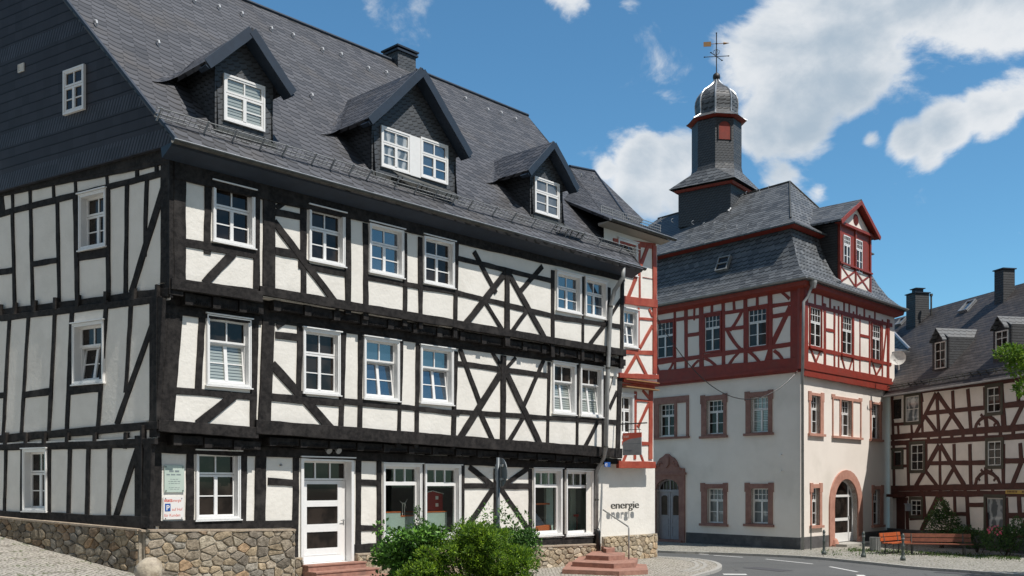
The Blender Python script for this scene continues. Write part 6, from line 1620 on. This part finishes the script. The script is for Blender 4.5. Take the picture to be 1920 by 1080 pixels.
# benches
M['benchor'] = simple('orange_stained_wood', (.42,.10,.03), (.34,.075,.025), .5, 8, 30, .003); M['benchbr'] = simple('brown_stained_wood', (.24,.085,.045), (.18,.06,.035), .55, 8, 30, .003)
def bench(c, yaw, L_, mat, label, slats=2, back=.36):
    o = root('park_bench', c.to_tuple(), label, 'bench', 'benches in front of the town hall'); rm_ = Matrix.Rotation(yaw, 3, 'Z')
    T = lambda x, y, z: c + rm_ @ Vector((x, y, z))
    def bx(x0, x1, y0, y1, z0, z1, nm, mt, k=0):
        m = MB(); m.hexa([T(x0,y0,z0), T(x1,y0,z0), T(x1,y1,z0), T(x0,y1,z0), T(x0,y0+k,z1), T(x1,y0+k,z1), T(x1,y1+k,z1), T(x0,y1+k,z1)]); return m.build(nm, M[mt], o)
    for k in range(3): bx(-L_/2, L_/2, -.02 - .15*k - .13, -.02 - .15*k, .43, .47, 'seat_board', mat)
    for k in range(slats): bx(-L_/2, L_/2, .03 + .03*k, .06 + .03*k, .52 + back/slats*k, .52 + back/slats*(k+1) - .03, 'back_board', mat, .02)
    for x in (-L_/2 + .3, L_/2 - .3):
        m = MB(); m.tube([T(x,-.38,0), T(x,-.36,.42), T(x,.0,.42), T(x,.10,.85)], .028, 6); m.tube([T(x,-.02,.42), T(x,.0,0)], .028, 6); m.build('leg', M['zincd'], o)
    return o
bench(gpx(1672, 1037), R(42), 1.75, 'benchor', 'orange wooden bench with its back to the street, nearest the arched doorway')
bench(gpx(1757, 1040), R(-14), 2.55, 'benchbr', 'long brown wooden bench at the right, in front of the brown timbered house', 2)
# litter bin of wire mesh
p = gpx(1641, 1033); bi = root('litter_bin', p.to_tuple(), 'light grey mesh litter bin beside the orange bench', 'litter bin')
m = MB(); m.lathe(p, [(.20,.02),(.22,.55),(.225,.56),(.225,.59),(.20,.59),(.19,.5),(.18,.06)], 14); M['mesh'] = simple('pale_mesh', (.36,.37,.36), (.24,.25,.24), .5, 40, metal=.3); m.build('basket', M['mesh'], bi)
m = MB()
for k in range(14): th = 2*math.pi*k/14; d_ = Vector((math.cos(th), math.sin(th), 0)); m.tube([p + d_*.21 + Z*.02, p + d_*.235 + Z*.58], .009, 4)
m.build('rods', M['zinc'], bi)
# satellite dish
Yd_ = 47.6; c = Vector(((1684 - CX)/F*Yd_, Yd_, CH + (HY - 671)/F*Yd_)); dn = Vector((-.45, -.87, .18)).normalized(); ax_ = dn.cross(Z).normalized(); ay_ = ax_.cross(dn)
sd_ = root('satellite_dish', (c - dn*.3).to_tuple(), 'pale satellite dish at the gap between town hall and brown house', 'satellite dish')
m = MB(); m.loft([[c - dn*(.10*(1 - r*r)) + (ax_*math.cos(2*math.pi*k/24) + ay_*math.sin(2*math.pi*k/24))*(.36*max(r, .02)) for k in range(24)] for r in (0,.3,.6,.85,1.0)], cap=False); m.loft([[c - dn*(.10*(1 - r*r) + .012) + (ax_*math.cos(2*math.pi*k/24) + ay_*math.sin(2*math.pi*k/24))*(.36*max(r, .02)) for k in range(24)] for r in (1,.85,.6,.3,0)], cap=False)
m.build('dish', M['greywhite'], sd_, smooth=True); m = MB(); m.tube([c - ay_*.3, c + dn*.35 - ay_*.25 + ax_*.1], .012, 5); m.box(c + dn*.37 - ay_*.25 + ax_*.1, .09, .09, .07); m.tube([c - dn*.08, c - dn*.3, c - dn*.3 - Z*.5], .025, 6); m.build('arm', M['greywhite'], sd_)
# overhead cable
pa = X2.px(1232, 596, .03); pb_ = TLu.px(1500, 690, .02); m = MB(); pts = []
for k in range(21):
    t_ = k/20; c = pa.lerp(pb_, t_); c.z -= 4*2.15*t_*(1 - t_)*1.0; pts.append(c)
m.tube(pts, .018, 5); m.build('overhead_cable', M['black'], None, **tagd('thin black cable sagging in front of the shaded town hall wall', 'cable'))
# yellow sign, lantern on the brown house
q = BF.q(1888,919,1935,919,926,926); m = MB(); BF.box(m, *q, .04, .07); ys = m.build('shop_sign', M['signyellow'], None, **tagd('long yellow shop sign on the brown timbered house at the right edge', 'sign'))
m = MB()
for k in range(16):
    if k in (7, 8, 9): continue
    c = q[0] + .12 + k*.085; BF.box(m, c, c + .05, q[2] + .05, q[2] + .13, .07, .074)
m.build('lettering', M['brownwood'], ys)
m = MB(); c = BF.px(1702, 958, .15); m.box(c, .2, .2, .32); m.box(c + Z*.32, .26, .26, .04); m.tube([c + Z*.5, c + Z*.36], .02, 5); m.build('wall_lantern', M['signgrey'], None, **tagd('small grey lantern by the dark door of the brown house', 'lantern'))

# ================================================================ plants
def leaves(mb, c, rad, n, size, cols, rnd, shell=.45, up=.3, lump=.18, narrow=.5, keep=None):
    c = Vector(c); lumps = [(Vector((rnd.gauss(0,1), rnd.gauss(0,1), rnd.gauss(0,1))).normalized(), rnd.uniform(-lump, lump)) for _ in range(18)]
    for _ in range(n):
        d = Vector((rnd.gauss(0,1), rnd.gauss(0,1), rnd.gauss(0,1))).normalized()
        k = 1 + sum(max(0, d.dot(l) - .6) * 2.2 * a for l, a in lumps)
        r = (shell + (1 - shell) * rnd.random() ** .6) * k
        p = c + Vector((d.x*rad[0], d.y*rad[1], d.z*rad[2])) * r
        if keep and not keep(p): continue
        s = size * rnd.uniform(.6, 1.35)
        t = (d + Vector((rnd.gauss(0,.7), rnd.gauss(0,.7), rnd.gauss(0,.5) + up))).normalized(); sd2 = t.cross(Vector((rnd.gauss(0,1), rnd.gauss(0,1), rnd.gauss(0,1)))).normalized()
        w_ = s * narrow; b = t.cross(sd2) * s * .12; col = rnd.choice(cols); v = rnd.uniform(.75, 1.25); col = tuple(q_*v for q_ in col)
        mb.face([p, p + t*s*.5 + sd2*w_*.5 + b, p + t*s, p + t*s*.5 - sd2*w_*.5 + b], col)
def shrub(name, label, cat, base, blobs, size, cols, mat, seed, stems=8, narrow=.5, group=None, up=.3):
    rnd = random.Random(seed); o = root(name, base.to_tuple(), label, cat, group); mb = MB(); st_ = MB()
    for (c, rad, n) in blobs: leaves(mb, c, rad, n, size, cols, rnd, narrow=narrow, up=up)
    for k in range(stems):
        c, rad, _ = blobs[k % len(blobs)]; tip = Vector(c) + Vector((rnd.uniform(-.7,.7)*rad[0], rnd.uniform(-.6,.6)*rad[1], rnd.uniform(.2,.9)*rad[2])); b_ = base + Vector((rnd.uniform(-.1,.1), rnd.uniform(-.1,.1), -.05))
        md = b_.lerp(tip, .5) + Vector((rnd.uniform(-.1,.1), rnd.uniform(-.1,.1), 0)); st_.tube([b_, md, tip], .015, 5, rr=[.022, .014, .005])
    mb.build('foliage', M[mat], o); st_.build('stems', M['bark'], o); return o, rnd
def wp(x, y, Y): return Vector(((x - CX)/F*Y, Y, CH + (HY - y)/F*Y))
G1 = [(1,1,1),(1.25,1.15,.8),(.75,.85,.8),(1.4,1.25,.9)]
Yb_ = 19.3
base = wp(880, 1200, Yb_); base.z = ground_z(base.x, base.y)
def clumpy(outline, n, r, per, seed, Y, dy=.5):
    """many small sprays scattered over a few large bodies"""
    rn_ = random.Random(seed); B = []
    for (x, y, rx, ry, wt) in outline:
        c = wp(x, y, Y); RX, RY = rx/F*Y, ry/F*Y
        for _ in range(int(n*wt)):
            d = Vector((rn_.gauss(0,1), rn_.gauss(0,1)*.8 - .35, rn_.gauss(0,1) + .25)).normalized(); k = rn_.uniform(.55, 1.04); rr_ = r*rn_.uniform(.6, 1.35)
            B.append((c + Vector((d.x*RX, d.y*dy, d.z*RY))*k, (rr_, rr_*.9, rr_*.62), int(per*(rr_/r)**2)))
        B.append((c, (RX*.8, dy*.7, RY*.8), int(900*wt)))
    return B
shrub('bright_green_shrub', 'large bright feathery green shrub in the foreground before the shop windows', 'shrub', base,
      clumpy([(845,1062,80,62,1.0),(925,1050,62,58,.9),(880,1020,58,40,.6),(965,1075,42,45,.5),(800,1075,50,40,.5),(870,1140,120,70,1.0)], 46, .16, 230, 5, Yb_), .062, [(1.15,1.1,.9),(1.6,1.45,.8),(.7,.8,.8),(2.0,1.8,.9),(.5,.6,.7)], 'leaf', 5, 14, .34, up=.6)
base2 = wp(762, 1200, Yb_ + .3); base2.z = ground_z(base2.x, base2.y)
shrub('leafy_shrub', 'darker round-leaved shrub at the left of the bright feathery one', 'shrub', base2,
      clumpy([(775,1058,58,48,1.0),(745,1040,40,22,.5),(765,1015,36,24,.4),(805,1005,34,18,.35),(760,1110,80,60,.8)], 26, .15, 62, 8, Yb_ + .25) +
      [(wp(722,1000,Yb_+.3), (.06,.08,.30), 60), (wp(735,1018,Yb_+.3), (.28,.2,.08), 90), (wp(712,1030,Yb_+.3), (.16,.2,.05), 45), (wp(708,990,Yb_+.3), (.06,.06,.10), 22)], .088, [(1.9,2.3,1),(2.9,3.2,1.3),(1.3,1.6,.8),(.8,1.0,.7)], 'leafd', 8, 12, .62)
base3 = wp(950, 1200, Yb_ + 1.0); base3.z = ground_z(base3.x, base3.y)
shrub('tall_shrub', 'taller loose shrub growing round the pole of the round sign', 'shrub', base3,
      clumpy([(935,1008,50,20,.8),(985,1012,26,20,.5),(960,1040,60,40,.8),(900,1000,28,12,.3)], 22, .12, 42, 12, Yb_ + 1.0, .35) +
      [(wp(x_, y_, Yb_+1), (.08,.09,.13), n_) for x_, y_, n_ in ((905,965,26),(915,955,16),(945,950,34),(940,968,40),(962,958,26),(972,975,34),(985,972,24),(1003,1005,26),(1010,1015,18),(868,982,22),(888,975,24),(995,990,26),(922,972,34),(955,980,50),(968,992,50))], .070, [(1.6,1.9,1.0),(2.4,2.6,1.4),(1.0,1.2,.8),(1.3,1.4,1)], 'leafd', 12, 18, .46)
base4 = wp(760, 990, Yb_ + 1.3); base4.z = ground_z(base4.x, base4.y)
M['blossom'] = simple('white_blossom', (.75,.74,.68), None, .7)
o5, rn = shrub('flowering_shrub', 'slim shrub with small white blossoms in front of the shop window edge', 'shrub', base4,
      [(wp(790,985,Yb_+.9), (.14,.14,.16), 130), (wp(783,960,Yb_+.9), (.08,.08,.10), 50), (wp(800,1010,Yb_+.9), (.22,.2,.15), 260), (wp(772,992,Yb_+.9), (.10,.1,.08), 40)], .065, [(1.8,2.1,1.1),(1.2,1.4,.9)], 'leafd', 14, 6, .5)
mb = MB(); leaves(mb, wp(785,990,Yb_+.85), (.14,.12,.2), 90, .038, [(1,1,1)], rn, narrow=1.0); leaves(mb, wp(820,994,Yb_+.85), (.16,.12,.06), 40, .038, [(1,1,1)], rn, narrow=1.0); mb.build('blossoms', M['blossom'], o5)
# low planting bed edge: ground cover under the shrubs
# shrubs before the brown house
def hshrub(x, yb, Y, label, blobs, seed, cat='shrub', extra=None, nm='garden_shrub'):
    b_ = Vector(((x - CX)/F*Y, Y, 0)); return shrub(nm, label, cat, b_, [(wp(bx_, by_, Y), rad, n) for (bx_, by_, rad, n) in blobs], .10, [(1,1,1),(1.4,1.5,1),(.7,.8,.8)], 'leafd', seed, 6, .55, 'shrubs before the brown house')
hshrub(1765, 1015, 44.2, 'dark pointed shrub behind the long brown bench', [(1768,985,(.75,.6,.8),1500),(1765,958,(.35,.3,.6),500),(1785,1000,(.6,.5,.5),700),(1752,972,(.25,.25,.35),200)], 41)
hshrub(1835, 1020, 41.2, 'dark low shrub between the long bench and the rose bush', [(1830,1012,(.7,.5,.4),900),(1808,1000,(.4,.4,.35),400)], 42)
o6, rn = hshrub(1885, 1020, 39.3, 'rose bush with pink flowers under the display window', [(1870,1010,(.7,.5,.5),1200),(1900,1008,(.6,.5,.55),1000),(1907,985,(.25,.2,.35),200)], 43, nm='rose_bush', cat='rose bush')
M['rose'] = simple('pink_rose', (.55,.06,.12), (.65,.15,.2), .6); mb = MB(); leaves(mb, wp(1866,994,38.8), (.32,.2,.14), 34, .09, [(1,1,1)], rn, narrow=.9); mb.build('roses', M['rose'], o6)
# tree whose branch hangs into the frame at the right
tb = Vector((19.3, 27.5, 0)); tr_o = root('street_tree', tb.to_tuple(), 'bright green tree whose branch reaches in at the right edge', 'tree'); m = MB(); rnd = random.Random(77)
m.tube([tb - Z*.1, tb + Vector((.05,0,1.6)), tb + Vector((-.1,.1,3.6)), tb + Vector((.05,0,5.6)), tb + Vector((0,0,7.6))], .2, 10, rr=[.26,.2,.17,.13,.06])
lt = wp(1893, 662, 27.0); lt2 = wp(1918, 728, 27.0)
m.tube([tb + Z*4.6, tb + Vector((-1.6,-.1,5.6)), lt + Vector((.9,0,.15)), lt], .05, 6, rr=[.10,.07,.04,.015]); m.tube([tb + Z*3.6, tb + Vector((-1.6,-.2,4.4)), lt2], .05, 6, rr=[.08,.05,.015])
for k in range(9): an = k*.7; m.tube([tb + Z*(3.8 + k*.4), tb + Vector((math.cos(an)*1.5, math.sin(an)*1.5, 5.0 + k*.45)), tb + Vector((math.cos(an)*2.2, math.sin(an)*2.2, 5.8 + k*.45))], .04, 6, rr=[.07,.045,.015])
m.build('trunk', M['bark'], tr_o, smooth=True)
mb = MB()
leaves(mb, lt, (.36,.40,.26), 520, .10, G1, rnd, .2, narrow=.55); leaves(mb, lt + Vector((.45,0,-.05)), (.40,.5,.28), 520, .10, G1, rnd, .2, narrow=.55); leaves(mb, lt + Vector((.15,0,-.4)), (.22,.3,.25), 220, .12, G1, rnd, .2, narrow=.55)
leaves(mb, lt2, (.2,.3,.22), 200, .12, G1, rnd, .2, narrow=.55)
for k in range(16):
    an = k*2.4; r_ = rnd.uniform(.3, 1.9); leaves(mb, tb + Vector((math.cos(an)*r_ + .2, math.sin(an)*r_, 6.3 + rnd.uniform(-1.2, 2.0))), (1.0,1.0,.8), 700, .15, G1, rnd, .3, narrow=.55)
mb.build('crown', M['leaf'], tr_o)
# tufts of grass in the setts near the benches
mb = MB(); rnd = random.Random(5)
for _ in range(2600):
    x = rnd.uniform(1590, 1915); yb = 1031 + (x - 1590)*.05 + rnd.gauss(0, 2.2)
    if rnd.random() < .12: x = rnd.uniform(1540, 1700); yb = rnd.uniform(1030, 1043)
    p = gpx(x, yb); h_ = rnd.uniform(.02, .07); d_ = Vector((rnd.uniform(-.03,.03), rnd.uniform(-.03,.03), h_)); s_ = Vector((rnd.uniform(-.02,.02), rnd.uniform(-.02,.02), 0))
    mb.face([p - s_, p + s_, p + s_*.5 + d_, p - s_*.5 + d_], (1.2, 1.15, .7))
mb.build('grass_tufts', M['leafd'], None, kind='stuff', label='short grass growing between the setts by the benches', category='grass')
